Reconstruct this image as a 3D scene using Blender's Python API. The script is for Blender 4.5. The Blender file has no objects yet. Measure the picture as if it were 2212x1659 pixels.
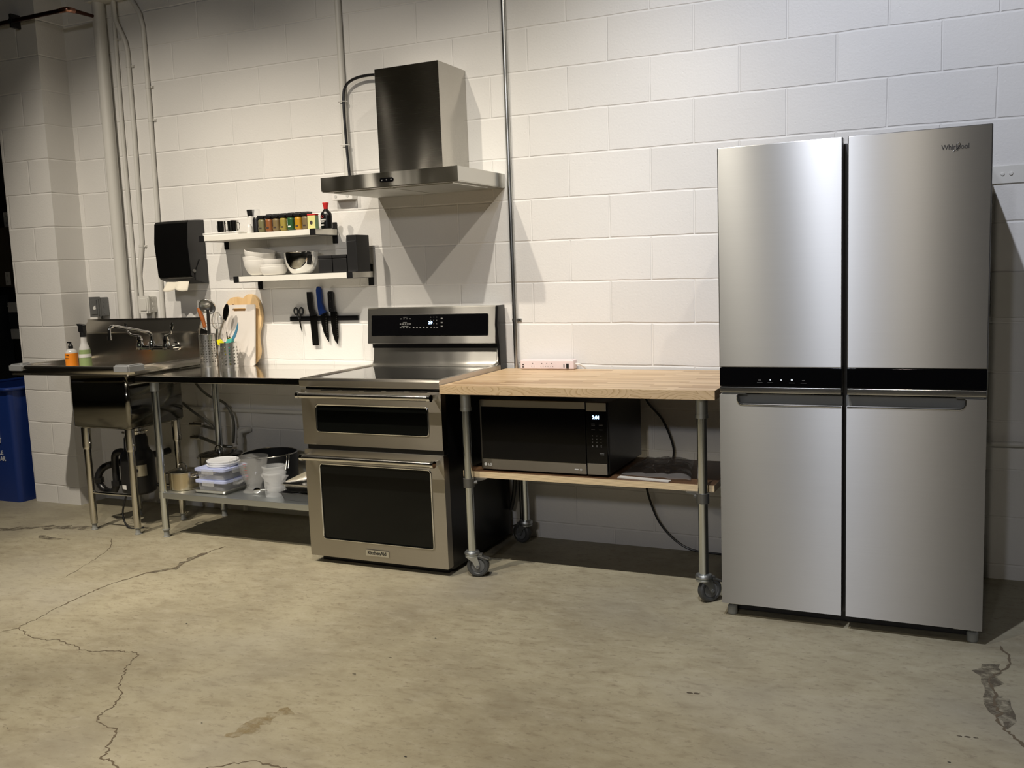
import bpy, bmesh, math, random
from mathutils import Vector, Matrix, noise
random.seed(7)
PI = math.pi
COL = bpy.context.scene.collection
D = bpy.data

# ------------------------------------------------------------------ helpers
def bm_new(): return bmesh.new()

def add_box(bm, x0, x1, y0, y1, z0, z1, bev=0.0, seg=2, rot=None, piv=None):
    t = bmesh.new()
    bmesh.ops.create_cube(t, size=1.0)
    bmesh.ops.scale(t, vec=(abs(x1-x0), abs(y1-y0), abs(z1-z0)), verts=t.verts)
    if bev > 0:
        bmesh.ops.bevel(t, geom=list(t.edges), offset=bev, segments=seg, profile=0.5, affect='EDGES')
    bmesh.ops.translate(t, vec=((x0+x1)/2, (y0+y1)/2, (z0+z1)/2), verts=t.verts)
    if rot is not None:
        p = Vector(piv) if piv is not None else Vector(((x0+x1)/2, (y0+y1)/2, (z0+z1)/2))
        bmesh.ops.rotate(t, cent=p, matrix=rot, verts=t.verts)
    merge(bm, t); return bm

def merge(bm, t, mi=None):
    vm = {}
    for v in t.verts: vm[v] = bm.verts.new(v.co)
    for f in t.faces:
        try:
            nf = bm.faces.new([vm[v] for v in f.verts]); nf.material_index = f.material_index if mi is None else mi
        except ValueError: pass
    t.free()

def frame_from(d):
    d = d.normalized()
    up = Vector((0, 0, 1)) if abs(d.z) < 0.95 else Vector((1, 0, 0))
    a = d.cross(up).normalized(); b = d.cross(a).normalized()
    return a, b

def add_tube(bm, pts, r, seg=12, caps=True, closed=False):
    pts = [Vector(p) for p in pts]
    n = len(pts); rings = []; a0 = None
    for i, p in enumerate(pts):
        if closed: d = pts[(i+1) % n]-pts[i-1]
        elif i == 0: d = pts[1]-pts[0]
        elif i == n-1: d = pts[-1]-pts[-2]
        else: d = (pts[i+1]-p).normalized()+(p-pts[i-1]).normalized()
        d = d.normalized()
        if a0 is None: a, b = frame_from(d)
        else:
            a = (a0-d*a0.dot(d)).normalized(); b = d.cross(a).normalized()
        a0 = a
        rr = r[i] if isinstance(r, (list, tuple)) else r
        rings.append([bm.verts.new(p+a*(rr*math.cos(2*PI*k/seg))+b*(rr*math.sin(2*PI*k/seg))) for k in range(seg)])
    m = n if closed else n-1
    for i in range(m):
        A, B = rings[i], rings[(i+1) % n]
        for k in range(seg):
            bm.faces.new((A[k], A[(k+1) % seg], B[(k+1) % seg], B[k]))
    if caps and not closed:
        bm.faces.new(rings[0][::-1]); bm.faces.new(rings[-1])
    return bm

def smooth_path(pts, n=6):
    pts = [Vector(p) for p in pts]; out = []
    for i in range(len(pts)-1):
        p0 = pts[max(i-1, 0)]; p1 = pts[i]; p2 = pts[i+1]; p3 = pts[min(i+2, len(pts)-1)]
        for k in range(n):
            t = k/n
            out.append(0.5*((2*p1)+(-p0+p2)*t+(2*p0-5*p1+4*p2-p3)*t*t+(-p0+3*p1-3*p2+p3)*t**3))
    out.append(pts[-1]); return out

def add_lathe(bm, c, prof, seg=32, squash=(1, 1), M=None):
    """prof: list of (r,z) bottom to top (closed at r=0 ends)"""
    rings = []
    for r, z in prof:
        if r < 1e-6: rings.append([bm.verts.new((c[0], c[1], c[2]+z))])
        else: rings.append([bm.verts.new((c[0]+r*squash[0]*math.cos(2*PI*k/seg), c[1]+r*squash[1]*math.sin(2*PI*k/seg), c[2]+z)) for k in range(seg)])
    vs = [v for R in rings for v in R]
    for A, B in zip(rings, rings[1:]):
        if len(A) == 1 and len(B) == 1: continue
        for k in range(seg):
            k2 = (k+1) % seg
            if len(A) == 1: bm.faces.new((A[0], B[k2], B[k]))
            elif len(B) == 1: bm.faces.new((A[k], A[k2], B[0]))
            else: bm.faces.new((A[k], A[k2], B[k2], B[k]))
    if M is not None:
        for v in vs: v.co = M @ v.co
    return bm

def add_prism(bm, poly, plane, d0, d1, holes=None):
    """poly in 2D; plane 'xz' extrude along y, 'xy' along z, 'yz' along x"""
    def P(a, b, d):
        return {'xz': (a, d, b), 'xy': (a, b, d), 'yz': (d, a, b)}[plane]
    loops = [poly]+(holes or [])
    t = bmesh.new()
    edges = []; ring0 = []
    for L in loops:
        vs = [t.verts.new(P(a, b, d0)) for a, b in L]; ring0.append(vs)
        for i in range(len(vs)): edges.append(t.edges.new((vs[i], vs[(i+1) % len(vs)])))
    bmesh.ops.triangle_fill(t, use_beauty=True, use_dissolve=False, edges=edges)
    base = list(t.faces)
    ring1 = [[t.verts.new(P(a, b, d1)) for a, b in L] for L in loops]
    mp = {}
    for r0, r1 in zip(ring0, ring1):
        for a, b in zip(r0, r1): mp[a] = b
    for f in base: t.faces.new([mp[v] for v in f.verts][::-1])
    for r0, r1 in zip(ring0, ring1):
        for i in range(len(r0)):
            j = (i+1) % len(r0)
            t.faces.new((r0[i], r0[j], r1[j], r1[i]))
    bmesh.ops.recalc_face_normals(t, faces=t.faces)
    merge(bm, t); return bm

def rrect(x0, x1, z0, z1, r, n=5, corners=(1, 1, 1, 1)):
    out = []
    for (cx, cz, a0, on) in ((x1-r, z1-r, 0, corners[0]), (x0+r, z1-r, PI/2, corners[1]), (x0+r, z0+r, PI, corners[2]), (x1-r, z0+r, 1.5*PI, corners[3])):
        if on:
            for k in range(n+1):
                a = a0+PI/2*k/n; out.append((cx+r*math.cos(a), cz+r*math.sin(a)))
        else:
            out.append((cx+r*(1 if a0 in (0, 1.5*PI) else -1), cz+r*(1 if a0 in (0, PI/2) else -1)))
    return out

def circ(cx, cz, r, n=20, sx=1, sz=1): return [(cx+r*sx*math.cos(2*PI*k/n), cz+r*sz*math.sin(2*PI*k/n)) for k in range(n)]

def root_of(o):
    while o.parent: o = o.parent
    return o

def obj(name, bm, mat, parent=None, smooth=35, recalc=True, kind=None):
    if recalc: bmesh.ops.recalc_face_normals(bm, faces=bm.faces)
    if parent is not None:
        off = root_of(parent)['_o']; bmesh.ops.translate(bm, vec=(-off[0], -off[1], -off[2]), verts=bm.verts)
    me = D.meshes.new(name)
    if smooth:
        for f in bm.faces: f.smooth = True
        for e in bm.edges:
            if len(e.link_faces) == 2 and e.calc_face_angle(0) > math.radians(smooth): e.smooth = False
    bm.to_mesh(me); bm.free()
    for m in (mat if isinstance(mat, (list, tuple)) else [mat]): me.materials.append(m)
    o = D.objects.new(name, me); COL.objects.link(o)
    if smooth and len(me.polygons) < 4000:
        wn = o.modifiers.new('wn', 'WEIGHTED_NORMAL'); wn.keep_sharp = True; wn.weight = 100
    if parent is not None: o.parent = parent
    if kind: o['kind'] = kind
    return o

def thing(name, label, cat, loc, group=None):
    o = D.objects.new(name, None); o.empty_display_size = 0.05; COL.objects.link(o)
    o.location = loc; o['_o'] = tuple(loc); o['label'] = label; o['category'] = cat
    if group: o['group'] = group
    return o

def single(name, bm, mat, label, cat, loc, group=None, smooth=35):
    """a thing that is one mesh; origin moved to loc"""
    bmesh.ops.translate(bm, vec=(-loc[0], -loc[1], -loc[2]), verts=bm.verts)
    o = obj(name, bm, mat, None, smooth); o.location = loc; o['_o'] = tuple(loc)
    o['label'] = label; o['category'] = cat
    if group: o['group'] = group
    return o

def struct(name, bm, mat, smooth=None):
    o = obj(name, bm, mat, None, smooth); o['kind'] = 'structure'; o['_o'] = (0, 0, 0); return o

def copy_tree(o, parent=None):
    c = o.copy(); COL.objects.link(c)
    if parent: c.parent = parent
    for ch in list(o.children): copy_tree(ch, c)
    return c

def dup(o, loc, label=None, rz=None, scale=None, name=None):
    c = copy_tree(o); c.location = loc
    if label: c['label'] = label
    if rz is not None: c.rotation_euler.z = rz
    if scale is not None: c.scale = scale
    return c

def text(name, s, size, loc, mat, parent, rot=(PI/2, 0, 0), ext=0.0006, align='LEFT', sx=1.0, bold=0.0):
    cu = D.curves.new(name, 'FONT'); cu.body = s; cu.size = size; cu.extrude = ext; cu.align_x = align; cu.offset = bold
    to = D.objects.new(name+'_t', cu); COL.objects.link(to)
    bpy.context.view_layer.update()
    dg = bpy.context.evaluated_depsgraph_get()
    me = D.meshes.new_from_object(to.evaluated_get(dg))
    D.objects.remove(to)
    from mathutils import Euler
    M = Matrix.Translation(loc) @ Euler(rot).to_matrix().to_4x4() @ Matrix.Scale(sx, 4, (1, 0, 0))
    me.transform(M)
    if parent is not None:
        off = root_of(parent)['_o']; me.transform(Matrix.Translation((-off[0], -off[1], -off[2])))
    me.materials.clear(); me.materials.append(mat)
    o = D.objects.new(name, me); COL.objects.link(o)
    if parent is not None: o.parent = parent
    return o

# ------------------------------------------------------------------ materials
class NT:
    def __init__(s, name):
        s.m = D.materials.new(name); s.m.use_nodes = True; s.t = s.m.node_tree; s.t.nodes.clear()
        s.out = s.n('ShaderNodeOutputMaterial'); s.b = s.n('ShaderNodeBsdfPrincipled'); s.l(s.b.outputs[0], s.out.inputs[0])
    def n(s, t, **k):
        o = s.t.nodes.new(t)
        for a, b in k.items(): setattr(o, a, b)
        return o
    def l(s, a, b): s.t.links.new(a, b)
    def set(s, **k):
        for a, v in k.items():
            i = s.b.inputs[a.replace('_', ' ')]
            if hasattr(v, 'links') or isinstance(v, bpy.types.NodeSocket): s.l(v, i)
            else: i.default_value = (tuple(v)+(1,)) if isinstance(v, (tuple, list)) and len(v) == 3 and i.type == 'RGBA' else v
        return s
    def coord(s, kind='Object', scale=(1, 1, 1), loc=(0, 0, 0), rot=(0, 0, 0)):
        if kind == 'World': c = s.n('ShaderNodeNewGeometry').outputs['Position']
        else: c = s.n('ShaderNodeTexCoord').outputs[kind]
        mp = s.n('ShaderNodeMapping'); mp.inputs['Scale'].default_value = scale; mp.inputs['Location'].default_value = loc; mp.inputs['Rotation'].default_value = rot
        s.l(c, mp.inputs[0]); return mp.outputs[0]
    def noise(s, vec, scale=5, detail=4, rough=0.5, dist=0):
        o = s.n('ShaderNodeTexNoise'); o.inputs['Scale'].default_value = scale; o.inputs['Detail'].default_value = detail
        o.inputs['Roughness'].default_value = rough; o.inputs['Distortion'].default_value = dist; s.l(vec, o.inputs['Vector']); return o.outputs['Fac']
    def ramp(s, fac, stops, interp='LINEAR'):
        o = s.n('ShaderNodeValToRGB'); o.color_ramp.interpolation = interp
        e = o.color_ramp.elements
        while len(e) < len(stops): e.new(0.5)
        for k, (p, c) in zip(e, stops): k.position = p; k.color = (tuple(c)+(1,)) if isinstance(c, (tuple, list)) else (c, c, c, 1)
        s.l(fac, o.inputs[0]); return o.outputs[0]
    def mix(s, fac, a, b, blend='MIX'):
        o = s.n('ShaderNodeMix', data_type='RGBA', blend_type=blend)
        for sock, v in ((o.inputs[0], fac), (o.inputs[6], a), (o.inputs[7], b)):
            if isinstance(v, bpy.types.NodeSocket): s.l(v, sock)
            else: sock.default_value = (tuple(v)+(1,)) if isinstance(v, (tuple, list)) else v
        return o.outputs[2]
    def math(s, op, a, b=0.0, c=0.0):
        o = s.n('ShaderNodeMath', operation=op)
        for i, v in enumerate((a, b, c)):
            if isinstance(v, bpy.types.NodeSocket): s.l(v, o.inputs[i])
            else: o.inputs[i].default_value = v
        return o.outputs[0]
    def bump(s, h, strength=0.3, dist=0.01, normal=None):
        o = s.n('ShaderNodeBump'); o.inputs['Strength'].default_value = strength; o.inputs['Distance'].default_value = dist
        s.l(h, o.inputs['Height'])
        if normal is not None: s.l(normal, o.inputs['Normal'])
        return o.outputs[0]

def srgb(r, g, b):
    f = lambda c: (c/255/12.92) if c/255 <= 0.04045 else ((c/255+0.055)/1.055)**2.4
    return (f(r), f(g), f(b))

def plain(name, col, rough=0.5, metal=0.0, spec=0.5, bumpy=0.0, bscale=200, **k):
    n = NT(name); n.set(Base_Color=col, Roughness=rough, Metallic=metal); n.b.inputs['Specular IOR Level'].default_value = spec
    v = n.coord('Object')
    f = n.noise(v, 9, 3)
    c2 = tuple(x*0.93 for x in col)
    n.l(n.mix(f, col, c2), n.b.inputs['Base Color'])
    if bumpy: n.l(n.bump(n.noise(v, bscale, 3), bumpy, 0.001), n.b.inputs['Normal'])
    for a, b in k.items(): n.b.inputs[a.replace('_', ' ')].default_value = b
    return n.m

def brushed(name, col, rough=0.3, aniso=0.8, grain='x', rot=0.0, wav=0.0, wavscale=(1.5, 1.5, 1.5), gs=0.12, tangent='Z', con=1.0, met=1.0):
    n = NT(name); n.set(Metallic=met, Roughness=rough)
    sc = {'x': (3, 500, 500), 'z': (500, 500, 3), 'y': (500, 3, 500)}[grain]
    v = n.coord('Object', sc)
    g = n.noise(v, 1.0, 3, 0.7)
    n.l(n.mix(g, tuple(x*(1-0.14*con) for x in col), tuple(min(1, x*(1+0.08*con)) for x in col)), n.b.inputs['Base Color'])
    n.l(n.math('MULTIPLY_ADD', g, gs, rough-gs/2), n.b.inputs['Roughness'])
    n.b.inputs['Anisotropic'].default_value = aniso; n.b.inputs['Anisotropic Rotation'].default_value = rot
    t = n.n('ShaderNodeVectorMath', operation='CROSS_PRODUCT'); n.l(n.n('ShaderNodeNewGeometry').outputs['True Normal'], t.inputs[0]); t.inputs[1].default_value = (0, 0.0013, 1)
    n.l(t.outputs[0], n.b.inputs['Tangent'])
    nb = n.bump(g, 0.05*con, 0.0006)
    if wav:
        v2 = n.coord('Object', wavscale)
        nb = n.bump(n.noise(v2, 1.0, 1), min(wav, 1), 0.05, nb)
    n.l(nb, n.b.inputs['Normal'])
    return n.m

S_ = 0.010; CS, SN = math.cos(S_), math.sin(S_)   # the block courses run a shade out of level with the floor
def wall_material(name, uaxis, usrc_const, v_const, tint=(1, 1, 1)):
    n = NT(name)
    pos = n.n('ShaderNodeNewGeometry').outputs['Position']
    def dot(vec, const):
        o = n.n('ShaderNodeVectorMath', operation='DOT_PRODUCT'); n.l(pos, o.inputs[0]); o.inputs[1].default_value = vec
        return n.math('ADD', o.outputs['Value'], const)
    if uaxis == 'x': u = dot((CS, 0, -SN), usrc_const)
    else: u = dot((0, 1, 0), usrc_const)
    v = dot((SN, 0, CS), v_const)
    cmb = n.n('ShaderNodeCombineXYZ'); n.l(u, cmb.inputs[0]); n.l(v, cmb.inputs[1])
    # wobble of the joints
    wob = n.n('ShaderNodeTexNoise'); wob.inputs['Scale'].default_value = 7; wob.inputs['Detail'].default_value = 3; n.l(pos, wob.inputs['Vector'])
    sub = n.n('ShaderNodeVectorMath', operation='SUBTRACT'); n.l(wob.outputs['Color'], sub.inputs[0]); sub.inputs[1].default_value = (0.5, 0.5, 0.5)
    scl = n.n('ShaderNodeVectorMath', operation='SCALE'); n.l(sub.outputs[0], scl.inputs[0]); scl.inputs['Scale'].default_value = 0.008
    add = n.n('ShaderNodeVectorMath', operation='ADD'); n.l(cmb.outputs[0], add.inputs[0]); n.l(scl.outputs[0], add.inputs[1])
    br = n.n('ShaderNodeTexBrick'); br.offset = 0.5; br.offset_frequency = 2; br.squash = 1.0
    br.inputs['Scale'].default_value = 1.0; br.inputs['Mortar Size'].default_value = 0.0060; br.inputs['Mortar Smooth'].default_value = 0.75
    br.inputs['Brick Width'].default_value = 0.4064; br.inputs['Row Height'].default_value = 0.2032; br.inputs['Bias'].default_value = 0
    A = tuple(0.80*t for t in tint); B = tuple(0.74*t for t in tint)
    br.inputs['Color1'].default_value = A+(1,); br.inputs['Color2'].default_value = B+(1,); br.inputs['Mortar'].default_value = tuple(0.84*t for t in tint)+(1,)
    n.l(add.outputs[0], br.inputs['Vector'])
    big = n.n('ShaderNodeTexNoise'); big.inputs['Scale'].default_value = 1.3; big.inputs['Detail'].default_value = 3; n.l(pos, big.inputs['Vector'])
    col = n.mix(n.math('MULTIPLY', big.outputs['Fac'], 0.22), br.outputs['Color'], tuple(0.62*t for t in tint))
    # pitted block face under paint
    p1 = n.n('ShaderNodeTexNoise'); p1.inputs['Scale'].default_value = 95; p1.inputs['Detail'].default_value = 5; p1.inputs['Roughness'].default_value = 0.6; n.l(pos, p1.inputs['Vector'])
    vo = n.n('ShaderNodeTexVoronoi'); vo.inputs['Scale'].default_value = 42; n.l(pos, vo.inputs['Vector'])
    pit = n.ramp(vo.outputs['Distance'], [(0.0, 0.0), (0.22, 1.0)])
    p2 = n.n('ShaderNodeTexNoise'); p2.inputs['Scale'].default_value = 4.5; p2.inputs['Detail'].default_value = 2; n.l(pos, p2.inputs['Vector'])
    amt = n.ramp(p2.outputs['Fac'], [(0.42, 0.0), (0.62, 1.0)])
    h1 = n.math('MULTIPLY', pit, n.math('MULTIPLY', amt, 0.5))
    h2 = n.math('ADD', n.math('MULTIPLY', p1.outputs['Fac'], 0.9), h1)
    nb = n.bump(h2, 0.30, 0.0035)
    # joint: tooled groove with rounded edges
    jf = n.math('SUBTRACT', 1.0, br.outputs['Fac'])
    nb = n.bump(jf, 0.6, 0.0045, nb)
    n.l(col, n.b.inputs['Base Color']); n.l(nb, n.b.inputs['Normal'])
    n.set(Roughness=0.48); n.b.inputs['Specular IOR Level'].default_value = 0.35
    return n.m

# constants: world x' -> wall x ; joints at k*0.4064
UX = 0.9-CS*0.9+0.4064*100
VX = -0.009-0.885+0.2032*21
M_wall = wall_material('painted_block', 'x', UX, VX, (1.0, 0.985, 0.955))
M_pil = wall_material('painted_block_pillar', 'x', 3.67+0.4064*100, VX, (1.0, 0.985, 0.955))
M_pil2 = wall_material('painted_block_return', 'y', 0.4064*101, VX, (1.0, 0.985, 0.955))

def floor_material():
    n = NT('old_concrete')
    v = n.coord('World')
    a = n.noise(v, 1.7, 7, 0.62, 0.3)
    vs = n.coord('World', (2.0, 4.2, 1), rot=(0, 0, -0.5))
    b = n.noise(vs, 4.5, 9, 0.70, 0.25)
    e = n.noise(vs, 13, 6, 0.72, 0.2)
    c = n.noise(v, 60, 5, 0.75)
    col = n.ramp(a, [(0.30, (0.250, 0.224, 0.158)), (0.5, (0.340, 0.310, 0.218)), (0.70, (0.41, 0.378, 0.270))])
    col = n.mix(n.ramp(b, [(0.37, 0.50), (0.49, 0.0)]), col, (0.235, 0.198, 0.132))
    col = n.mix(n.ramp(b, [(0.53, 0.0), (0.68, 0.38)]), col, (0.46, 0.43, 0.34))
    col = n.mix(n.ramp(e, [(0.36, 0.55), (0.45, 0.0)]), col, (0.175, 0.142, 0.098))
    col = n.mix(n.math('MULTIPLY', c, 0.34), col, (0.185, 0.160, 0.118))
    g = n.noise(n.coord('World', loc=(3.1, 7.7, 0)), 0.9, 3)
    col = n.mix(n.ramp(g, [(0.52, 0.0), (0.72, 0.50)]), col, (0.285, 0.272, 0.236))
    vo = n.n('ShaderNodeTexVoronoi'); vo.inputs['Scale'].default_value = 26; n.l(v, vo.inputs['Vector'])
    sp = n.ramp(vo.outputs['Distance'], [(0.03, 1.0), (0.07, 0.0)])
    sel = n.ramp(n.noise(v, 6, 2), [(0.58, 0.0), (0.62, 0.85)])
    col = n.mix(n.math('MULTIPLY', sp, sel), col, (0.09, 0.072, 0.05))
    n.l(col, n.b.inputs['Base Color'])
    n.l(n.ramp(b, [(0.3, 0.46), (0.7, 0.64)]), n.b.inputs['Roughness']); n.b.inputs['Specular IOR Level'].default_value = 0.35
    n.l(n.bump(n.math('ADD', n.math('MULTIPLY', e, 0.5), n.math('MULTIPLY', c, 0.35)), 0.22, 0.005), n.b.inputs['Normal'])
    return n.m
M_floor = floor_material()

def wood_block():
    n = NT('butcher_block')
    v = n.coord('Object')
    br = n.n('ShaderNodeTexBrick'); br.offset = 0.37; br.offset_frequency = 2; br.squash = 0.62; br.squash_frequency = 3
    for k, w in (('Scale', 1.0), ('Mortar Size', 0.0), ('Brick Width', 0.34), ('Row Height', 0.030), ('Bias', 0.0)): br.inputs[k].default_value = w
    br.inputs['Color1'].default_value = (0, 0, 0, 1); br.inputs['Color2'].default_value = (1, 1, 1, 1)
    n.l(n.coord('Object', loc=(5, 5, 0)), br.inputs['Vector'])
    tone = n.ramp(br.outputs['Color'], [(0.0, (0.40, 0.255, 0.135)), (0.22, (0.56, 0.39, 0.22)), (0.55, (0.66, 0.485, 0.295)), (0.85, (0.70, 0.53, 0.34)), (1.0, (0.52, 0.35, 0.19))])
    vs = n.coord('Object', (1.8, 46, 30))
    g = n.noise(vs, 1.2, 5, 0.6, 0.7)
    col = n.mix(n.ramp(g, [(0.40, 0.0), (0.72, 0.45)]), tone, (0.40, 0.25, 0.125))
    # growth arches on the end band: rings around scattered pith centres
    vo = n.n('ShaderNodeTexVoronoi'); vo.inputs['Scale'].default_value = 1.0; vo.inputs['Randomness'].default_value = 1.0
    ds = n.n('ShaderNodeTexNoise'); ds.inputs['Scale'].default_value = 9; ds.inputs['Detail'].default_value = 3; n.l(v, ds.inputs['Vector'])
    cv = n.coord('Object', (5.2, 1.0, 17.0), (0.3, 0, 0.2))
    ad = n.n('ShaderNodeVectorMath', operation='ADD'); n.l(cv, ad.inputs[0])
    sc2 = n.n('ShaderNodeVectorMath', operation='SCALE'); n.l(ds.outputs['Color'], sc2.inputs[0]); sc2.inputs['Scale'].default_value = 0.55; n.l(sc2.outputs[0], ad.inputs[1])
    n.l(ad.outputs[0], vo.inputs['Vector'])
    rg = n.math('FRACT', n.math('MULTIPLY', vo.outputs['Distance'], 8.0))
    ring = n.ramp(rg, [(0.0, (0.44, 0.30, 0.16)), (0.30, (0.60, 0.44, 0.26)), (1.0, (0.64, 0.48, 0.30))])
    nrm = n.n('ShaderNodeNewGeometry').outputs['Normal']; sp = n.n('ShaderNodeSeparateXYZ'); n.l(nrm, sp.inputs[0])
    side = n.ramp(n.math('ABSOLUTE', sp.outputs[2]), [(0.3, 1.0), (0.6, 0.0)])
    col = n.mix(side, col, ring)
    n.l(col, n.b.inputs['Base Color']); n.set(Roughness=0.42); n.b.inputs['Specular IOR Level'].default_value = 0.4
    n.l(n.bump(g, 0.08, 0.001), n.b.inputs['Normal'])
    return n.m
M_butcher = wood_block()

def wood_plain(name, c1, c2, scale=(30, 30, 3), rough=0.5):
    n = NT(name); v = n.coord('Object', scale)
    g = n.noise(v, 1.0, 5, 0.6, 0.5)
    n.l(n.ramp(g, [(0.3, c1), (0.7, c2)]), n.b.inputs['Base Color']); n.set(Roughness=rough); return n.m

def plywood():
    n = NT('plywood'); v = n.coord('Object')
    nrm = n.n('ShaderNodeNewGeometry').outputs['Normal']; sp = n.n('ShaderNodeSeparateXYZ'); n.l(nrm, sp.inputs[0])
    side = n.ramp(n.math('ABSOLUTE', sp.outputs[2]), [(0.3, 1.0), (0.6, 0.0)])
    wz = n.n('ShaderNodeSeparateXYZ'); n.l(v, wz.inputs[0])
    ply = n.math('FRACT', n.math('MULTIPLY', wz.outputs[2], 190))
    pc = n.ramp(ply, [(0.0, (0.34, 0.21, 0.10)), (0.3, (0.78, 0.62, 0.38)), (1.0, (0.82, 0.66, 0.43))])
    g = n.noise(n.coord('Object', (3, 22, 22)), 2, 5, 0.6, 1.0)
    top = n.ramp(g, [(0.3, (0.085, 0.043, 0.020)), (0.7, (0.15, 0.082, 0.042))])
    n.l(n.mix(side, top, pc), n.b.inputs['Base Color']); n.set(Roughness=0.35); return n.m

def perforated(name, col, c, r_, rows, cols, hole, z0, dz, groups=None):
    """steel with round drain holes (object space cylinder mapping)"""
    n = NT(name); v = n.coord('Object'); sp = n.n('ShaderNodeSeparateXYZ'); n.l(v, sp.inputs[0])
    ang = n.math('ARCTAN2', sp.outputs[1], sp.outputs[0])
    u = n.math('MULTIPLY', ang, cols/(2*PI))
    fu = n.math('SUBTRACT', n.math('FRACT', n.math('ADD', u, 100.0)), 0.5)
    du = n.math('MULTIPLY', fu, 2*PI*r_/cols)
    w = n.math('DIVIDE', n.math('SUBTRACT', sp.outputs[2], z0), dz)
    fw = n.math('SUBTRACT', n.math('FRACT', n.math('ADD', w, 100.0)), 0.5)
    dw = n.math('MULTIPLY', fw, dz)
    d2 = n.math('SQRT', n.math('ADD', n.math('MULTIPLY', du, du), n.math('MULTIPLY', dw, dw)))
    inh = n.math('LESS_THAN', d2, hole)
    zr = n.math('MULTIPLY', n.math('GREATER_THAN', w, 0.0), n.math('LESS_THAN', w, float(rows)))
    # leave plain bands between groups of columns
    gk = n.math('FRACT', n.math('ADD', n.math('DIVIDE', n.math('FLOOR', n.math('ADD', u, 100.0)), float(groups or 4)), 0.001))
    gz = n.math('GREATER_THAN', gk, 0.20)
    fac = n.math('MULTIPLY', inh, zr)
    n.set(Base_Color=col, Metallic=1.0, Roughness=0.30)
    tr = n.n('ShaderNodeBsdfTransparent'); mx = n.n('ShaderNodeMixShader'); n.l(fac, mx.inputs[0]); n.l(n.b.outputs[0], mx.inputs[1]); n.l(tr.outputs[0], mx.inputs[2])
    n.l(mx.outputs[0], n.out.inputs[0]); return n.m

def glassy(name, col=(1, 1, 1), rough=0.02, alpha=None, ior=1.45):
    n = NT(name); n.set(Base_Color=col, Roughness=rough)
    if alpha is None: n.b.inputs['Transmission Weight'].default_value = 1.0; n.b.inputs['IOR'].default_value = ior
    else: n.b.inputs['Alpha'].default_value = alpha
    n.l(n.ramp(n.noise(n.coord('Object'), 30, 2), [(0, max(0, rough-0.01)), (1, rough+0.03)]), n.b.inputs['Roughness'])
    return n.m

def emis(name, col, s):
    n = NT(name); n.set(Base_Color=(0, 0, 0)); n.b.inputs['Emission Color'].default_value = tuple(col)+(1,); n.b.inputs['Emission Strength'].default_value = s
    return n.m

M_fridge = brushed('brushed_steel_fridge', (0.315, 0.311, 0.30), 0.325, 1.0, 'x', rot=0.25, gs=0.02, con=0.3, met=0.85)
M_fridge_trim = brushed('satin_trim', (0.66, 0.66, 0.64), 0.18, 0.3, 'x', rot=0.25)
M_recess = plain('grey_recess', (0.21, 0.215, 0.21), 0.45)
M_range = brushed('range_steel', (0.54, 0.51, 0.46), 0.31, 0.97, 'x', rot=0.25, wav=0.05, wavscale=(4, 4, 4), gs=0.03, con=0.4)
M_guard = brushed('backguard_steel', (0.60, 0.59, 0.56), 0.30, 1.0, 'x', rot=0.25, wav=0.05, wavscale=(6, 2, 3), gs=0.03, con=0.4)
M_hood = brushed('hood_steel', (0.60, 0.59, 0.55), 0.30, 1.0, 'x', rot=0.25, wav=0.35, wavscale=(5, 2, 2), gs=0.03, con=0.4)
M_chim = brushed('chimney_steel', (0.50, 0.48, 0.44), 0.27, 1.0, 'x', rot=0.25, wav=1.0, wavscale=(2.6, 2.2, 1.1), gs=0.03, con=0.4)
M_sink = brushed('sink_steel', (0.60, 0.57, 0.51), 0.24, 0.0, 'x', wav=0.04, wavscale=(3, 3, 3), gs=0.04, con=0.5)
M_prep = brushed('worktop_steel', (0.72, 0.71, 0.68), 0.10, 0.0, 'x', gs=0.04, con=0.4)
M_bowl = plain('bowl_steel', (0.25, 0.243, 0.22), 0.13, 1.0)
M_ladle = plain('satin_steel', (0.62, 0.61, 0.58), 0.28, 1.0)
M_stleg = brushed('steel_tube', (0.66, 0.64, 0.59), 0.16, 0.2, 'z')
M_galv = brushed('galvanised', (0.58, 0.61, 0.62), 0.42, 0.2, 'x', con=0.5)
M_galvtube = brushed('galvanised_tube', (0.70, 0.74, 0.76), 0.22, 0.2, 'z', con=0.5)
M_chrome = plain('chrome', (0.80, 0.80, 0.79), 0.06, 1.0)
M_polish = plain('polished_steel', (0.72, 0.70, 0.66), 0.17, 1.0)
M_clamp = plain('cast_clamp', (0.20, 0.20, 0.19), 0.45, 0.8)
M_black = plain('black_plastic', (0.012, 0.012, 0.013), 0.35)
M_blackmat = plain('black_enamel', (0.0045, 0.0045, 0.005), 0.28)
M_blacksat = plain('black_satin_box', (0.012, 0.012, 0.013), 0.5)
M_glassblk = plain('black_glass', (0.003, 0.003, 0.0035), 0.05, spec=0.25)
M_cook = plain('cooktop_glass', (0.012, 0.012, 0.012), 0.03, spec=0.6)
M_window = plain('oven_window', (0.004, 0.0045, 0.004), 0.10, spec=0.22)
M_darkbody = plain('dark_grey_body', (0.05, 0.05, 0.052), 0.5)
M_white = plain('white_gloss', (0.80, 0.79, 0.76), 0.30)
M_whiteshelf = plain('white_lacquer', (0.84, 0.82, 0.76), 0.35)
M_porc = plain('porcelain', (0.82, 0.80, 0.76), 0.12)
M_pipe = plain('painted_pipe', (0.70, 0.69, 0.65), 0.42, bumpy=0.1, bscale=80)
M_conduit = brushed('conduit', (0.56, 0.57, 0.56), 0.28, 0.2, 'z')
M_bin = plain('blue_bin_plastic', (0.010, 0.036, 0.20), 0.45, bumpy=0.15, bscale=300)
M_binprint = plain('white_print', (0.60, 0.62, 0.68), 0.6)
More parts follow.
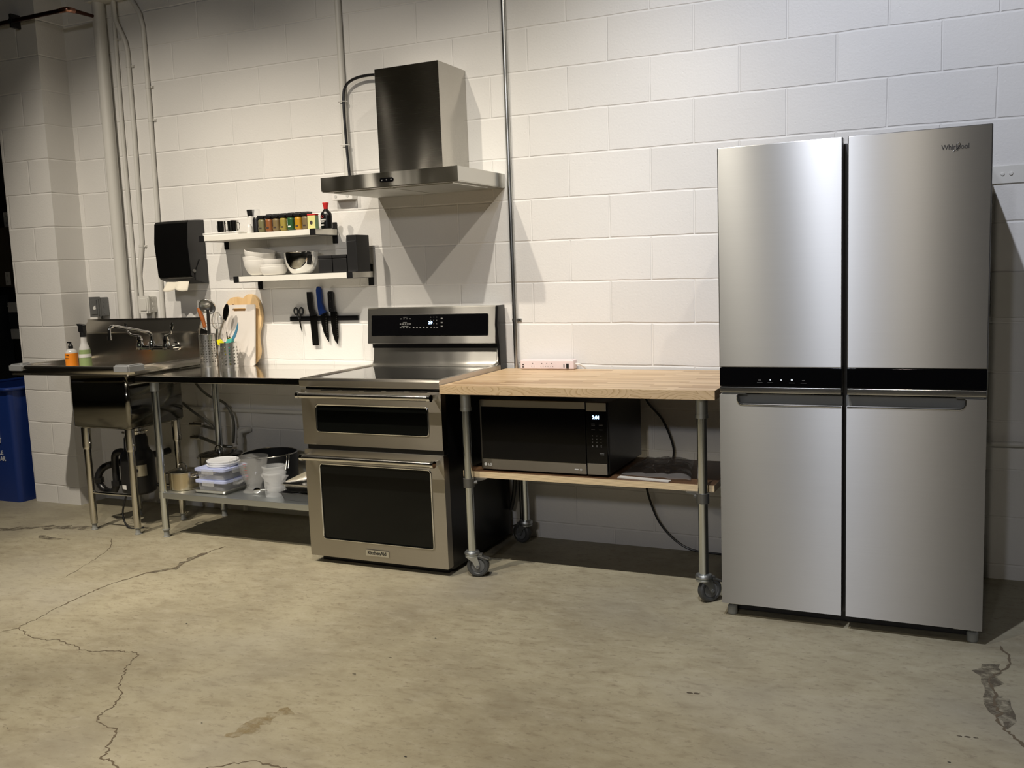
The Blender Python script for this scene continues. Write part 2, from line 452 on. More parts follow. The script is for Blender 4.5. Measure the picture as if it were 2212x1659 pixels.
M_bumper = plain('grey_rubber', (0.28, 0.29, 0.30), 0.5)
M_foot = plain('foot_grey', (0.28, 0.29, 0.28), 0.5)
M_rubber = plain('tyre_grey', (0.055, 0.058, 0.06), 0.45)
M_hub = plain('wheel_hub', (0.13, 0.135, 0.14), 0.4)
M_mwsteel = brushed('microwave_dark_steel', (0.30, 0.285, 0.26), 0.36, 0.92, 'x', rot=0.25, gs=0.03, con=0.4)
M_print = plain('grey_print', (0.20, 0.20, 0.20), 0.6)
M_print2 = plain('light_print', (0.55, 0.55, 0.53), 0.6)
M_digit = emis('blue_digits', (0.35, 0.62, 1.0), 6.0)
M_digit2 = emis('pale_digits', (0.42, 0.62, 0.95), 4.0)
M_keys = plain('key_print', (0.26, 0.26, 0.25), 0.6)
M_led = emis('white_led', (0.9, 0.95, 1.0), 0.8)
M_pink = plain('power_strip_plastic', (0.80, 0.69, 0.70), 0.4)
M_slot = plain('slot_dark', (0.05, 0.035, 0.035), 0.6)
M_blue = plain('blue_handle', (0.008, 0.035, 0.19), 0.4)
M_blade = brushed('dark_blade', (0.12, 0.115, 0.11), 0.25, 0.3, 'z')
M_bladelite = plain('blade_dimple', (0.45, 0.44, 0.42), 0.3, 1.0)
M_board = wood_plain('bamboo', (0.66, 0.43, 0.20), (0.80, 0.58, 0.31), (26, 6, 1.6))
M_hwood = wood_plain('orange_wood', (0.28, 0.075, 0.015), (0.46, 0.15, 0.035), (20, 20, 4), 0.35)
M_poly = plain('white_poly', (0.76, 0.71, 0.66), 0.45)
M_yellow = plain('yellow_silicone', (0.85, 0.78, 0.02), 0.4)
M_teal = plain('teal_plastic', (0.10, 0.56, 0.50), 0.4)
M_blueknife = plain('blue_coated_knife', (0.075, 0.23, 0.36), 0.35)
M_ply = plywood()
M_copper = plain('old_copper', (0.10, 0.045, 0.032), 0.38, 1.0)
M_copper2 = plain('bright_copper', (0.60, 0.30, 0.21), 0.28, 1.0)
M_greybox = plain('grey_cast_box', (0.20, 0.205, 0.205), 0.4, 0.5)
M_whitebox = plain('painted_box', (0.68, 0.67, 0.63), 0.45)
M_paper = plain('paper_towel', (0.78, 0.73, 0.62), 0.9, bumpy=0.2)
M_dispblk = plain('smoked_black', (0.004, 0.004, 0.004), 0.12, spec=0.3)
M_dispside = plain('dispenser_side', (0.014, 0.014, 0.015), 0.4)
M_clear = plain('clear_plastic', (0.55, 0.55, 0.54), 0.06, Alpha=0.17)
M_potlid = plain('dark_lid', (0.16, 0.155, 0.15), 0.1, 1.0)
M_trans = plain('frosted_plastic', (0.80, 0.82, 0.84), 0.30, Alpha=0.21)
M_lid = plain('blue_tint_lid', (0.52, 0.58, 0.86), 0.30, Alpha=0.88)
M_whitelid = plain('white_plastic_lid', (0.78, 0.80, 0.84), 0.35, Alpha=0.9)
M_bag = plain('plastic_bag', (0.22, 0.21, 0.20), 0.12, Alpha=0.45)
M_foil = plain('aluminium_foil', (0.74, 0.73, 0.71), 0.24, 1.0, bumpy=1.0, bscale=130)
M_alu = plain('aluminium_pan', (0.66, 0.64, 0.58), 0.3, 1.0)
M_nonstick = plain('dark_nonstick', (0.035, 0.036, 0.037), 0.38)
M_red = plain('red_cap', (0.62, 0.03, 0.03), 0.35)
M_orange = plain('orange_label', (0.90, 0.28, 0.015), 0.45)
M_green = plain('green_label', (0.30, 0.40, 0.17), 0.45)
M_greenD = plain('green_print', (0.12, 0.24, 0.07), 0.5)
M_soapb = plain('clear_white_bottle', (0.74, 0.73, 0.72), 0.2, Alpha=0.85)
M_brown = plain('brown_panel', (0.070, 0.056, 0.040), 0.7)
M_blackwall = plain('near_black_wall', (0.006, 0.006, 0.006), 0.7)  # even near-black colour of the side room wall
M_greyloc = plain('grey_locker', (0.045, 0.052, 0.062), 0.5)
M_crack = plain('crack_dark', (0.115, 0.088, 0.055), 0.8)
M_hose = plain('braided_hose', (0.20, 0.20, 0.18), 0.35, 0.7)
M_sheet = plain('white_sheet', (0.62, 0.60, 0.55), 0.6)
def stain_mat(name, col, a):
    n = NT(name); n.set(Base_Color=col, Roughness=0.7)
    f = n.noise(n.coord('World'), 22, 5, 0.7); n.l(n.ramp(f, [(0.38, 0.0), (0.62, a)]), n.b.inputs['Alpha']); return n.m
M_stain = stain_mat('brown_stain', (0.25, 0.185, 0.085), 0.6)
M_wet = stain_mat('wet_stain', (0.10, 0.082, 0.058), 0.85)
M_speck = plain('black_crumb', (0.01, 0.01, 0.01), 0.7)

# ------------------------------------------------------------------ setting
bm = bm_new(); bm.faces.new([bm.verts.new(p) for p in ((-9, -10, 0), (6, -10, 0), (6, 2.2, 0), (-9, 2.2, 0))])
add_box(bm, -9, 6, -10, 2.2, -0.1, -0.002)
floor = struct('floor', bm, M_floor)

bm = bm_new(); add_box(bm, -3.27, 6, 0, 0.2, 0, 5.2)
struct('wall_back', bm, M_wall)
bm = bm_new(); add_box(bm, -3.67, -3.265, -0.2, 0.199, 0, 5.2)
for f in bm.faces:
    if abs(f.normal.x) > 0.5: f.material_index = 1
struct('wall_pillar', bm, [M_pil, M_pil2])
bm = bm_new(); add_box(bm, -9, -3.6, 0.72, 0.8, 0, 5.2)
struct('wall_left', bm, M_blackwall)
def room_mat(name, col):
    n = NT(name); f = n.noise(n.coord('Object'), 2, 4); n.l(n.mix(f, col, tuple(c*0.8 for c in col)), n.b.inputs['Base Color']); n.set(Roughness=0.8); return n.m
M_room = room_mat('far_room_wall', (0.42, 0.41, 0.39)); M_ceil = room_mat('dark_ceiling', (0.09, 0.088, 0.085))
bm = bm_new(); add_box(bm, -9, 6, -10.1, -10, 0, 5.2); struct('wall_front', bm, M_room)
bm = bm_new(); add_box(bm, 6, 6.1, -10, 0.2, 0, 5.2); struct('wall_right', bm, M_room)
bm = bm_new(); add_box(bm, -9.1, -9, -10, 0.8, 0, 5.2); struct('wall_far_left', bm, M_room)
bm = bm_new(); add_box(bm, -9, 6, -10, 0.8, 5.2, 5.3); struct('ceiling', bm, M_ceil)

# floor cracks, stains
def ribbon(pts, w, z=0.0009, jag=0.006, sub=5):
    bm = bm_new(); P = []
    for a, b in zip(pts, pts[1:]):
        for k in range(sub):
            t = k/sub; P.append((a[0]+(b[0]-a[0])*t, a[1]+(b[1]-a[1])*t))
    P.append(pts[-1]); prev = None; n = len(P)
    for i, (x, y) in enumerate(P):
        q = P[min(i+1, n-1)]; p = P[max(i-1, 0)]
        dx, dy = q[0]-p[0], q[1]-p[1]; L = math.hypot(dx, dy) or 1
        ww = (w[0]+(w[1]-w[0])*i/n)*random.uniform(0.35, 1.3)*(0.1 if i in (0, n-1) else 1)
        j = random.uniform(-jag, jag)
        cx, cy = x-dy/L*j, y+dx/L*j
        A = bm.verts.new((cx-dy/L*ww, cy+dx/L*ww, z)); B = bm.verts.new((cx+dy/L*ww, cy-dx/L*ww, z))
        if prev: bm.faces.new((prev[0], prev[1], B, A))
        prev = (A, B)
    return bm
cA = [(-1.70, -0.64), (-1.721, -0.727), (-1.722, -0.801), (-1.712, -0.898), (-1.695, -0.986), (-1.706, -1.056), (-1.771, -1.11), (-1.788, -1.196), (-1.805, -1.279), (-1.812, -1.357), (-1.799, -1.425), (-1.794, -1.508), (-1.782, -1.572), (-1.768, -1.647), (-1.744, -1.727), (-1.744, -1.777), (-1.733, -1.833), (-1.763, -1.885)]
cB = [(-1.733, -1.833), (-1.687, -1.84), (-1.633, -1.868), (-1.583, -1.884), (-1.514, -1.882), (-1.457, -1.862), (-1.405, -1.877), (-1.354, -1.881), (-1.291, -1.901), (-1.226, -1.905), (-1.188, -1.881), (-1.138, -1.868), (-1.094, -1.858), (-1.068, -1.853), (-1.026, -1.873), (-1.014, -1.914), (-0.991, -1.964), (-0.947, -2.013), (-0.92, -2.058), (-0.873, -2.102), (-0.825, -2.127), (-0.796, -2.182), (-0.779, -2.223), (-0.775, -2.26), (-0.767, -2.288), (-0.743, -2.309), (-0.679, -2.321), (-0.637, -2.327), (-0.612, -2.366), (-0.588, -2.411), (-0.557, -2.432), (-0.542, -2.472), (-0.501, -2.475), (-0.445, -2.493), (-0.35, -2.52)]
cD = [(-0.28, -2.47), (-0.201, -2.401), (-0.158, -2.364), (-0.115, -2.326), (-0.04, -2.325), (0.003, -2.324), (0.09, -2.37)]
cE = [(1.86, -0.76), (1.892, -0.852), (1.88, -0.946), (1.827, -1.034), (1.818, -1.104), (1.836, -1.161), (1.824, -1.241), (1.839, -1.294), (1.825, -1.356), (1.844, -1.403), (1.869, -1.44), (1.888, -1.489), (1.93, -1.55)]
cF = [(-2.45, -0.70), (-2.30, -0.84), (-2.22, -1.0), (-2.16, -1.15), (-2.1, -1.32)]
for pts, w in ((cA, (0.006, 0.0018)), (cB, (0.0020, 0.0034)), (cD, (0.002, 0.003)), (cE, (0.004, 0.005)), (cF, (0.002, 0.001))):
    obj('crack', ribbon(pts, w), M_crack, floor, smooth=None)
def blob(pts, z=0.0006):
    bm = bm_new(); bm.faces.new([bm.verts.new((x, y, z)) for x, y in pts]); bmesh.ops.triangulate(bm, faces=bm.faces); return bm
def strip_blob(pts, w, z=0.0006):
    return ribbon(pts, (w, w), z, jag=w*0.5, sub=4)
obj('stain', strip_blob([(-0.29, -2.24), (-0.26, -2.18), (-0.235, -2.10), (-0.215, -2.02)], 0.035), M_stain, floor, smooth=None)
obj('stain', strip_blob([(-3.40, -0.88), (-3.20, -0.76), (-3.05, -0.66), (-2.90, -0.63), (-2.72, -0.58)], 0.035), M_wet, floor, smooth=None)
obj('stain', strip_blob([(-1.72, -0.74), (-1.72, -0.90), (-1.70, -1.02), (-1.76, -1.11)], 0.022), M_wet, floor, smooth=None)
obj('stain', strip_blob([(-2.9, -0.80), (-2.8, -0.82), (-2.65, -0.80)], 0.02), M_wet, floor, smooth=None)
obj('stain', strip_blob([(1.84, -0.92), (1.81, -1.05), (1.83, -1.2), (1.86, -1.4)], 0.03), M_wet, floor, smooth=None)
bm = bm_new()
for x, y in ((0.969, -1.477), (0.947, -1.481), (1.726, -1.489), (1.747, -1.486), (1.768, -1.484), (-0.121, -1.569), (-0.167, -1.73)):
    add_lathe(bm, (x, y, 0.0004), [(0, 0), (random.uniform(0.004, 0.009), 0.0001), (0, 0.0002)], 10, (1.5, 0.8))
obj('stain', bm, M_wet, floor, smooth=None)
bm = bm_new()
for x, y in ((-1.093, -1.557), (0.293, -2.15), (-0.982, -2.443), (1.044, -0.978), (-0.054, -1.357), (1.699, -1.652), (-0.416, -2.199)):
    add_lathe(bm, (x, y, 0), [(0, 0.0), (random.uniform(0.002, 0.0035), 0.0008), (0, 0.002)], 7, (1.6, 0.8))
obj('crumbs', bm, M_speck, floor, smooth=None, kind='stuff')

# ------------------------------------------------------------------ refrigerator
fr = thing('refrigerator', 'large stainless four-door refrigerator standing at the right end of the row', 'refrigerator', (1.354, -0.42, 0))
bm = bm_new(); add_box(bm, 0.915, 1.793, -0.715, -0.06, 0.045, 1.765, 0.004)
obj('cabinet', bm, M_darkbody, fr)
X0, XM0, XM1, X1 = 0.903, 1.3405, 1.3565, 1.8055
YF, YB = -0.787, -0.722
def door_upper(x0, x1):
    bm = bm_new(); add_box(bm, x0, x1, YF, YB, 0.9735, 1.781, 0.004, 3)
    return obj('door', bm, M_fridge, fr)
def door_lower(x0, x1, left):
    # front sheet with the grip recess cut out of its top edge
    if left: nx0, nx1 = x0+0.066, x1-0.0
    else: nx0, nx1 = x0, x1-0.066
    zb, zt, zn, r = 0.055, 0.870, 0.8335, 0.016
    if left:
        poly = [(x0, zb), (x1, zb), (x1, zn)]
        for k in range(6):
            a = -PI/2-PI/2*k/5; poly.append((nx0+r+r*math.cos(a), zn+r+r*math.sin(a)))
        poly += [(nx0, zt), (x0, zt)]
    else:
        poly = [(x0, zb), (x1, zb), (x1, zt), (nx1, zt)]
        for k in range(6):
            a = 0-PI/2*k/5; poly.append((nx1-r+r*math.cos(a), zn+r+r*math.sin(a)))
        poly += [(x0, zn)]
    bm = bm_new(); add_prism(bm, poly, 'xz', YF, YB)
    dr = obj('door', bm, M_fridge, fr)
    bm = bm_new(); add_box(bm, nx0-0.004, nx1+0.004 if not left else nx1-0.001, YB-0.028, YB-0.002, 0.828, zt-0.001)
    obj('grip_recess', bm, M_recess, dr)
    bm = bm_new(); pth = []
    yy = YF-0.0008
    if left: pth = [(x1-0.002, yy, zn-0.001), (nx0+r, yy, zn-0.001), (nx0+r*0.3, yy, zn+r*0.3), (nx0-0.001, yy, zn+r), (nx0-0.001, yy, zt-0.002)]
    else: pth = [(x0+0.002, yy, zn-0.001), (nx1-r, yy, zn-0.001), (nx1-r*0.3, yy, zn+r*0.3), (nx1+0.001, yy, zn+r), (nx1+0.001, yy, zt-0.002)]
    add_tube(bm, pth, 0.0022, 8); obj('grip_lip', bm, M_chrome, dr)
    return dr
d1 = door_upper(X0, XM0); d2 = door_upper(XM1, X1)
door_lower(X0, XM0, True); door_lower(XM1, X1, False)
for a, b, dd in ((X0, XM0, d1), (XM1, X1, d2)):
    bm = bm_new(); add_box(bm, a+0.001, b-0.001, YF+0.001, YB, 0.9015, 0.9725, 0.002); obj('glass_band', bm, M_glassblk, dd)
    bm = bm_new(); add_box(bm, a+0.001, b-0.001, YF-0.001, YB, 0.8775, 0.9008, 0.003); obj('band_trim', bm, M_fridge_trim, dd)
for i, x in enumerate((1.052, 1.090, 1.129, 1.167, 1.208)):
    if i != 2:
        bm = bm_new(); add_box(bm, x-0.010, x+0.010, YF-0.0002, YF+0.002, 0.9165, 0.9175); obj('touch_caption', bm, M_print, d1)
    if i in (0, 4):
        bm = bm_new(); add_box(bm, x-0.005, x+0.005, YF-0.0002, YF+0.002, 0.9255, 0.9275); obj('touch_icon', bm, M_print, d1)
for x, s in ((1.090, 0.0022), (1.129, 0.0022), (1.167, 0.0032)):
    bm = bm_new(); add_box(bm, x-s, x+s, YF-0.0003, YF+0.002, 0.9255, 0.9255+s*1.8); obj('touch_light', bm, M_led, d1)
text('logo_lettering', 'Whirlpool', 0.0235, (1.652, YF-0.0002, 1.7075), M_black, d2, sx=0.86, ext=0.0012, bold=0.0004)
bm = bm_new(); add_tube(bm, smooth_path([(1.6870, YF-0.003, 1.7000), (1.695, YF-0.003, 1.7045), (1.703, YF-0.003, 1.7120), (1.7085, YF-0.003, 1.7200), (1.7080, YF-0.003, 1.7250), (1.7040, YF-0.003, 1.7262), (1.6995, YF-0.003, 1.7235)]), 0.0009, 8)
obj('logo_swoosh', bm, M_chrome, d2)
bm = bm_new(); add_box(bm, 0.935, 1.775, -0.705, -0.69, 0.006, 0.05); obj('kick_plate', bm, M_black, fr)
for x in (0.934, 1.777):
    bm = bm_new(); add_lathe(bm, (x, -0.742, 0), [(0, 0), (0.017, 0), (0.019, 0.004), (0.019, 0.030), (0.015, 0.035), (0.005, 0.036), (0.005, 0.052), (0, 0.052)], 14)
    obj('levelling_foot', bm, M_foot, fr)
for a, b in ((0.915, 0.985), (1.715, 1.795)):
    bm = bm_new(); add_box(bm, a, b, -0.775, -0.715, 0.049, 0.0535, 0.001); obj('hinge_plate', bm, M_fridge_trim, fr)
for a, b in ((0.912, 1.0), (1.71, 1.797)):
    bm = bm_new(); add_box(bm, a, b, -0.783, -0.72, 0.8712, 0.8765, 0.001); obj('hinge_plate', bm, M_recess, fr)

# ------------------------------------------------------------------ rolling butcher block table
tb = thing('rolling_table', 'butcher block work table on galvanised pipe legs with casters', 'table', (0.27, -0.38, 0))
bm = bm_new(); add_box(bm, -0.340, 0.872, -0.73, -0.03, 0.838, 0.876, 0.002); obj('tabletop', bm, M_butcher, tb)
bm = bm_new(); add_box(bm, -0.295, 0.842, -0.625, -0.15, 0.449, 0.477, 0.001); obj('shelf', bm, M_ply, tb)
LEGS = [(-0.250, -0.66, 0.3), (0.803, -0.66, 0.8), (-0.225, -0.115, 2.9), (0.803, -0.115, 0.1)]
def caster(x, y, ang, leg):
    R = Matrix.Translation((x, y, 0)) @ Matrix.Rotation(ang, 4, 'Z')
    def tr(b):
        bmesh.ops.transform(b, matrix=R, verts=b.verts); return b
    b = bm_new(); add_lathe(b, (0, 0, 0), [(0, 0.120), (0.018, 0.120), (0.030, 0.118), (0.034, 0.112), (0.034, 0.104), (0.027, 0.102), (0.032, 0.098), (0.032, 0.091), (0, 0.089)], 24)
    for s in (-1, 1):
        add_prism(b, [(-0.026, 0.094), (0.026, 0.094), (0.036, 0.060), (0.034, 0.046), (0.026, 0.040), (0.016, 0.046), (0.004, 0.072)], 'xz', s*0.0215, s*0.024)
    c = obj('caster', tr(b), M_galv, leg)
    b = bm_new()
    M = Matrix.Translation((0.026, 0, 0.0505)) @ Matrix.Rotation(PI/2, 4, 'X')
    add_lathe(b, (0, 0, 0), [(0, -0.010), (0.030, -0.011), (0.036, -0.0155), (0.044, -0.0155), (0.0500, -0.010), (0.0503, 0.0), (0.0500, 0.010), (0.044, 0.0155), (0.036, 0.0155), (0.030, 0.011), (0, 0.010)], 36, M=M)
    obj('wheel', tr(b), M_rubber, c)
    b = bm_new(); add_lathe(b, (0, 0, 0), [(0, -0.0265), (0.006, -0.0265), (0.006, -0.013), (0.030, -0.0125), (0.030, 0.0125), (0.006, 0.013), (0.006, 0.0265), (0, 0.0265)], 20, M=M)
    obj('hub', tr(b), M_hub, c)
    b = bm_new(); add_box(b, 0.030, 0.078, -0.017, 0.017, 0.084, 0.092, 0.003, rot=Matrix.Rotation(0.35, 4, 'Y')); add_box(b, 0.020, 0.048, -0.012, 0.012, 0.092, 0.106, 0.003)
    obj('brake_lever', tr(b), M_clamp, c)
for x, y, a in LEGS:
    b = bm_new(); add_tube(b, [(x, y, 0.112), (x, y, 0.838)], 0.0195, 20); lg = obj('leg', b, M_galvtube, tb)
    b = bm_new(); add_tube(b, [(x, y, 0.757), (x, y, 0.838)], 0.0240, 20); add_tube(b, [(x, y, 0.757), (x, y, 0.772)], 0.0262, 20); obj('top_flange', b, M_galv, lg)
    b = bm_new(); add_tube(b, [(x, y, 0.412), (x, y, 0.452)], 0.0255, 20)
    s = 1 if x < 0 else -1; t = 1 if y < -0.4 else -1
    add_tube(b, [(x+s*0.02, y+t*0.005, 0.432), (x+s*0.036, y+t*0.012, 0.434)], 0.008, 10)
    add_prism(b, [(x+s*0.02, 0.430), (x+s*0.075, 0.446), (x+s*0.075, 0.449), (x+s*0.02, 0.449)], 'xz', y+t*0.02, y+t*0.045)
    obj('shelf_clamp', b, M_clamp, lg)
    caster(x, y, a, lg)

# microwave
mw = thing('microwave', 'black and dark steel microwave on the plywood shelf under the butcher block', 'microwave', (0.089, -0.36, 0.477))
bm = bm_new(); add_box(bm, -0.205, 0.390, -0.585, -0.125, 0.486, 0.798, 0.004); obj('casing', bm, M_blackmat, mw)
bm = bm_new(); add_box(bm, -0.211, 0.2905, -0.603, -0.586, 0.486, 0.800, 0.003)
dr = obj('door', bm, M_mwsteel, mw)
bm = bm_new(); add_box(bm, -0.203, 0.2905, -0.6045, -0.600, 0.5335, 0.769, 0.001); obj('window', bm, M_glassblk, dr)
bm = bm_new(); add_box(bm, 0.2930, 0.387, -0.603, -0.586, 0.486, 0.800, 0.003)
cp = obj('control_panel', bm, M_glassblk, mw)
bm = bm_new(); add_box(bm, 0.2955, 0.3845, -0.6046, -0.600, 0.488, 0.536, 0.001); obj('open_button', bm, M_mwsteel, cp)
bm = bm_new(); add_box(bm, 0.2955, 0.3845, -0.6046, -0.600, 0.762, 0.798, 0.001); obj('top_panel', bm, M_mwsteel, cp)
text('clock_digits', '2:01', 0.0205, (0.3225, -0.6048, 0.7285), M_digit, cp, sx=0.95, ext=0.0004, bold=0.0006)
def leg1(x, w, z, h):
    bm = bm_new(); add_box(bm, x, x+w, -0.6048, -0.602, z, z+h); obj('key_legend', bm, M_print, cp)
for z in (0.706, 0.701, 0.682):
    for x in (0.318, 0.352): leg1(x, 0.016, z, 0.0012)
for z in (0.655, 0.641, 0.627, 0.613, 0.608):
    for x in (0.320, 0.339, 0.358): leg1(x, 0.004, z, 0.003)
for z in (0.580, 0.575): leg1(0.352, 0.020, z, 0.0015)
text('logo_lettering', 'LG', 0.0155, (-0.178, -0.6033, 0.5025), M_print2, dr, bold=0.0003)
bm = bm_new(); add_lathe(bm, (0, 0, 0), [(0, 0), (0.0068, 0), (0.0068, 0.0008), (0, 0.0008)], 20, M=Matrix.Translation((-0.190, -0.603, 0.508)) @ Matrix.Rotation(PI/2, 4, 'X')); obj('logo_disc', bm, M_print2, dr)
text('print_number', '10', 0.0125, (0.2585, -0.6033, 0.5015), M_print2, dr)
bm = bm_new(); add_box(bm, 0.236, 0.254, -0.6036, -0.602, 0.5035, 0.509, 0.001); obj('print_badge', bm, M_print2, dr)
for x in (-0.17, 0.35):
    for y in (-0.55, -0.17):
        b = bm_new(); add_tube(b, [(x, y, 0.477), (x, y, 0.487)], 0.012, 12); obj('foot', b, M_black, mw)

# crumpled bag and sheet on the shelf
bm = bm_new(); N = 26
vs = [[None]*N for _ in range(N)]
cor = [(0.425, -0.555), (0.735, -0.585), (0.655, -0.20), (0.425, -0.17)]
for i in range(N):
    for j in range(N):
        u, v = i/(N-1), j/(N-1)
        x = (1-u)*(1-v)*cor[0][0]+u*(1-v)*cor[1][0]+u*v*cor[2][0]+(1-u)*v*cor[3][0]
        y = (1-u)*(1-v)*cor[0][1]+u*(1-v)*cor[1][1]+u*v*cor[2][1]+(1-u)*v*cor[3][1]
        e = min(u, 1-u, v, 1-v)
        h = 0.006+0.030*min(1, e*6)*(0.35+0.9*abs(noise.noise(Vector((x*11, y*11, 2.0))))+0.5*abs(noise.noise(Vector((x*26, y*26, 5.0)))))
        vs[i][j] = bm.verts.new((x+0.02*noise.noise(Vector((u*6, v*6, 9))), y+0.02*noise.noise(Vector((u*6, v*6, 3))), 0.478+h))
for i in range(N-1):
    for j in range(N-1): bm.faces.new((vs[i][j], vs[i+1][j], vs[i+1][j+1], vs[i][j+1]))
single('plastic_bag', bm, M_bag, 'crumpled clear plastic bag lying on the plywood shelf beside the microwave', 'bag', (0.56, -0.38, 0.478), smooth=60)
bm = bm_new(); add_box(bm, 0.425, 0.655, -0.606, -0.575, 0.4776, 0.4812, rot=Matrix.Rotation(-0.12, 4, 'Z')); 
single('paper_sheet', bm, M_sheet, 'white edge of a folded sheet under the plastic bag on the shelf', 'paper', (0.52, -0.52, 0.4775))

# power strip
ps = thing('power_strip', 'pale pink surge protector lying against the wall at the back of the butcher block', 'power strip', (-0.10, -0.05, 0.876))
bm = bm_new(); add_box(bm, -0.244, 0.041, -0.072, -0.022, 0.8765, 0.924, 0.007, 3); bd = obj('housing', bm, M_pink, ps)
for x in (-0.172, -0.123, -0.097, -0.071):
    bm = bm_new(); add_prism(bm, rrect(x-0.012, x+0.007, 0.884, 0.912, 0.004), 'xz', -0.0728, -0.070); sk_ = obj('socket', bm, M_pink, bd)
    bm = bm_new(); add_prism(bm, circ(x-0.0025, 0.906, 0.0022, 8), 'xz', -0.0735, -0.070); add_box(bm, x-0.009, x-0.0075, -0.0735, -0.070, 0.889, 0.895); add_box(bm, x+0.003, x+0.0045, -0.0735, -0.070, 0.889, 0.895)
    obj('slots', bm, M_slot, bd)
for z in (0.886, 0.898):
    bm = bm_new(); add_box(bm, -0.232, -0.222, -0.0735, -0.070, z, z+0.005); obj('usb_port', bm, M_slot, bd)
bm = bm_new(); add_box(bm, 0.003, 0.016, -0.075, -0.070, 0.882, 0.906, 0.001); obj('rocker_switch', bm, M_black, bd)
bm = bm_new(); add_box(bm, -0.012, -0.006, -0.0733, -0.070, 0.887, 0.904); obj('print_marks', bm, M_print, bd)
bm = bm_new(); add_tube(bm, smooth_path([(0.040, -0.045, 0.902), (0.056, -0.040, 0.901), (0.072, -0.030, 0.892), (0.085, -0.018, 0.872), (0.088, -0.012, 0.80)]), 0.0045, 10); obj('cord', bm, M_white, ps)

# ------------------------------------------------------------------ range
rg = thing('range', 'stainless double oven electric range between the steel prep table and the butcher block', 'stove', (-0.722, -0.38, 0))
RX0, RX1 = -1.101, -0.344
bm = bm_new(); add_box(bm, RX0+0.003, RX1-0.003, -0.664, -0.03, 0.022, 0.862); obj('side_body', bm, M_blackmat, rg)
# cooktop frame & glass
bm = bm_new(); add_prism(bm, [(-0.717, 0.8575), (-0.722, 0.862), (-0.724, 0.888), (-0.716, 0.8965), (-0.700, 0.899), (-0.690, 0.894), (-0.690, 0.8575)], 'yz', RX0, RX1)
for x0, x1 in ((RX0, RX0+0.022), (RX1-0.022, RX1)): add_box(bm, x0, x1, -0.6905, -0.085, 0.858, 0.899, 0.002)
obj('cooktop_frame', bm, M_range, rg)
bm = bm_new(); add_box(bm, RX0+0.02, RX1-0.02, -0.695, -0.085, 0.862, 0.8935); ck = obj('cooktop_glass', bm, M_cook, rg)
# backguard
bm = bm_new()
add_prism(bm, [(-0.03, 0.862), (-0.130, 0.8945), (-0.110, 0.896), (-0.092, 0.903), (-0.082, 0.918), (-0.076, 0.95), (-0.072, 0.985), (-0.03, 0.985)], 'yz', RX0+0.004, RX1-0.008)
bg = obj('backguard', bm, M_guard, rg)
bm = bm_new(); add_tube(bm, smooth_path([(RX1-0.014, -0.150, 0.901), (RX1-0.014, -0.100, 0.910), (RX1-0.014, -0.086, 0.93), (RX1-0.014, -0.080, 0.984)]), 0.006, 10); obj('end_trim', bm, M_guard, bg)
bm = bm_new(); add_box(bm, RX0-0.002, RX1-0.004, -0.074, -0.03, 0.984, 1.015); obj('vent_gap', bm, M_blackmat, bg)
bm = bm_new(); add_prism(bm, [(-0.112, 1.012), (-0.103, 1.0075), (-0.03, 1.0075), (-0.03, 1.197), (-0.088, 1.197), (-0.0935, 1.192)], 'yz', RX0-0.006, RX1-0.013); ct = obj('control_housing', bm, M_guard, rg)
def onpanel(z, d=0.0): # y on the slanted control face
    t = (z-1.012)/(1.192-1.012); return -0.112+t*(0.112-0.0935)-d
def panel_poly(x0, x1, z0, z1, r, d0, d1):
    bm = bm_new(); pr = rrect(x0, x1, z0, z1, r)
    v0 = [bm.verts.new((a, onpanel(b, d0), b)) for a, b in pr]; v1 = [bm.verts.new((a, onpanel(b, d1), b)) for a, b in pr]
    bm.faces.new(v1)
    bm.faces.new(v0[::-1])
    for i in range(len(pr)): bm.faces.new((v0[i], v0[(i+1) % len(pr)], v1[(i+1) % len(pr)], v1[i]))
    return bm
obj('panel_bezel', panel_poly(-1.083, -0.395, 1.050, 1.159, 0.006, -0.002, 0.0022), M_chrome, ct)
cpn = obj('control_glass', panel_poly(-1.080, -0.398, 1.053, 1.156, 0.005, -0.002, 0.0030), M_glassblk, ct)
SL = math.atan2(0.0185, 0.18)
text('clock_digits', '2:9', 0.021, (-0.737, onpanel(1.110, 0.0038), 1.110), M_digit2, cpn, rot=(PI/2-SL, 0, 0), sx=0.95, ext=0.0004, bold=0.0004)
def mark(x, z, w, h=0.0028):
    bm = bm_new(); add_box(bm, x, x+w, onpanel(z, 0.0034), onpanel(z, 0.002), z, z+h*0.8); obj('key_legend', bm, M_keys, cpn)
for z, xs in ((1.136, (-0.905, -0.887, -0.869, -0.851)), (1.110, (-0.908, -0.893, -0.878, -0.864, -0.850)), (1.090, (-0.907, -0.889, -0.871, -0.853))):
    for x in xs: mark(x, z, 0.009, 0.0045)
mark(-0.887, 1.145, 0.024, 0.0022); mark(-0.889, 1.119, 0.024, 0.0022); mark(-0.898, 1.0995, 0.042, 0.0022)
for x in (-0.829, -0.809, -0.789, -0.769, -0.748): mark(x, 1.090, 0.009, 0.006)
for x in (-0.725, -0.707, -0.690):
    for z in (1.143, 1.127, 1.109, 1.091): mark(x, z, 0.004 if z > 1.1 else 0.009, 0.004)
for z in (1.134, 1.113, 1.094): mark(-0.664, z, 0.011, 0.008)
bm = bm_new(); add_prism(bm, [(-0.0935, 1.19), (-0.108, 1.10), (-0.092, 1.0), (-0.085, 0.87), (-0.015, 0.87), (-0.015, 1.197), (-0.085, 1.197)], 'yz', RX1-0.0125, RX1+0.0005); obj('end_cap', bm, M_blackmat, rg)
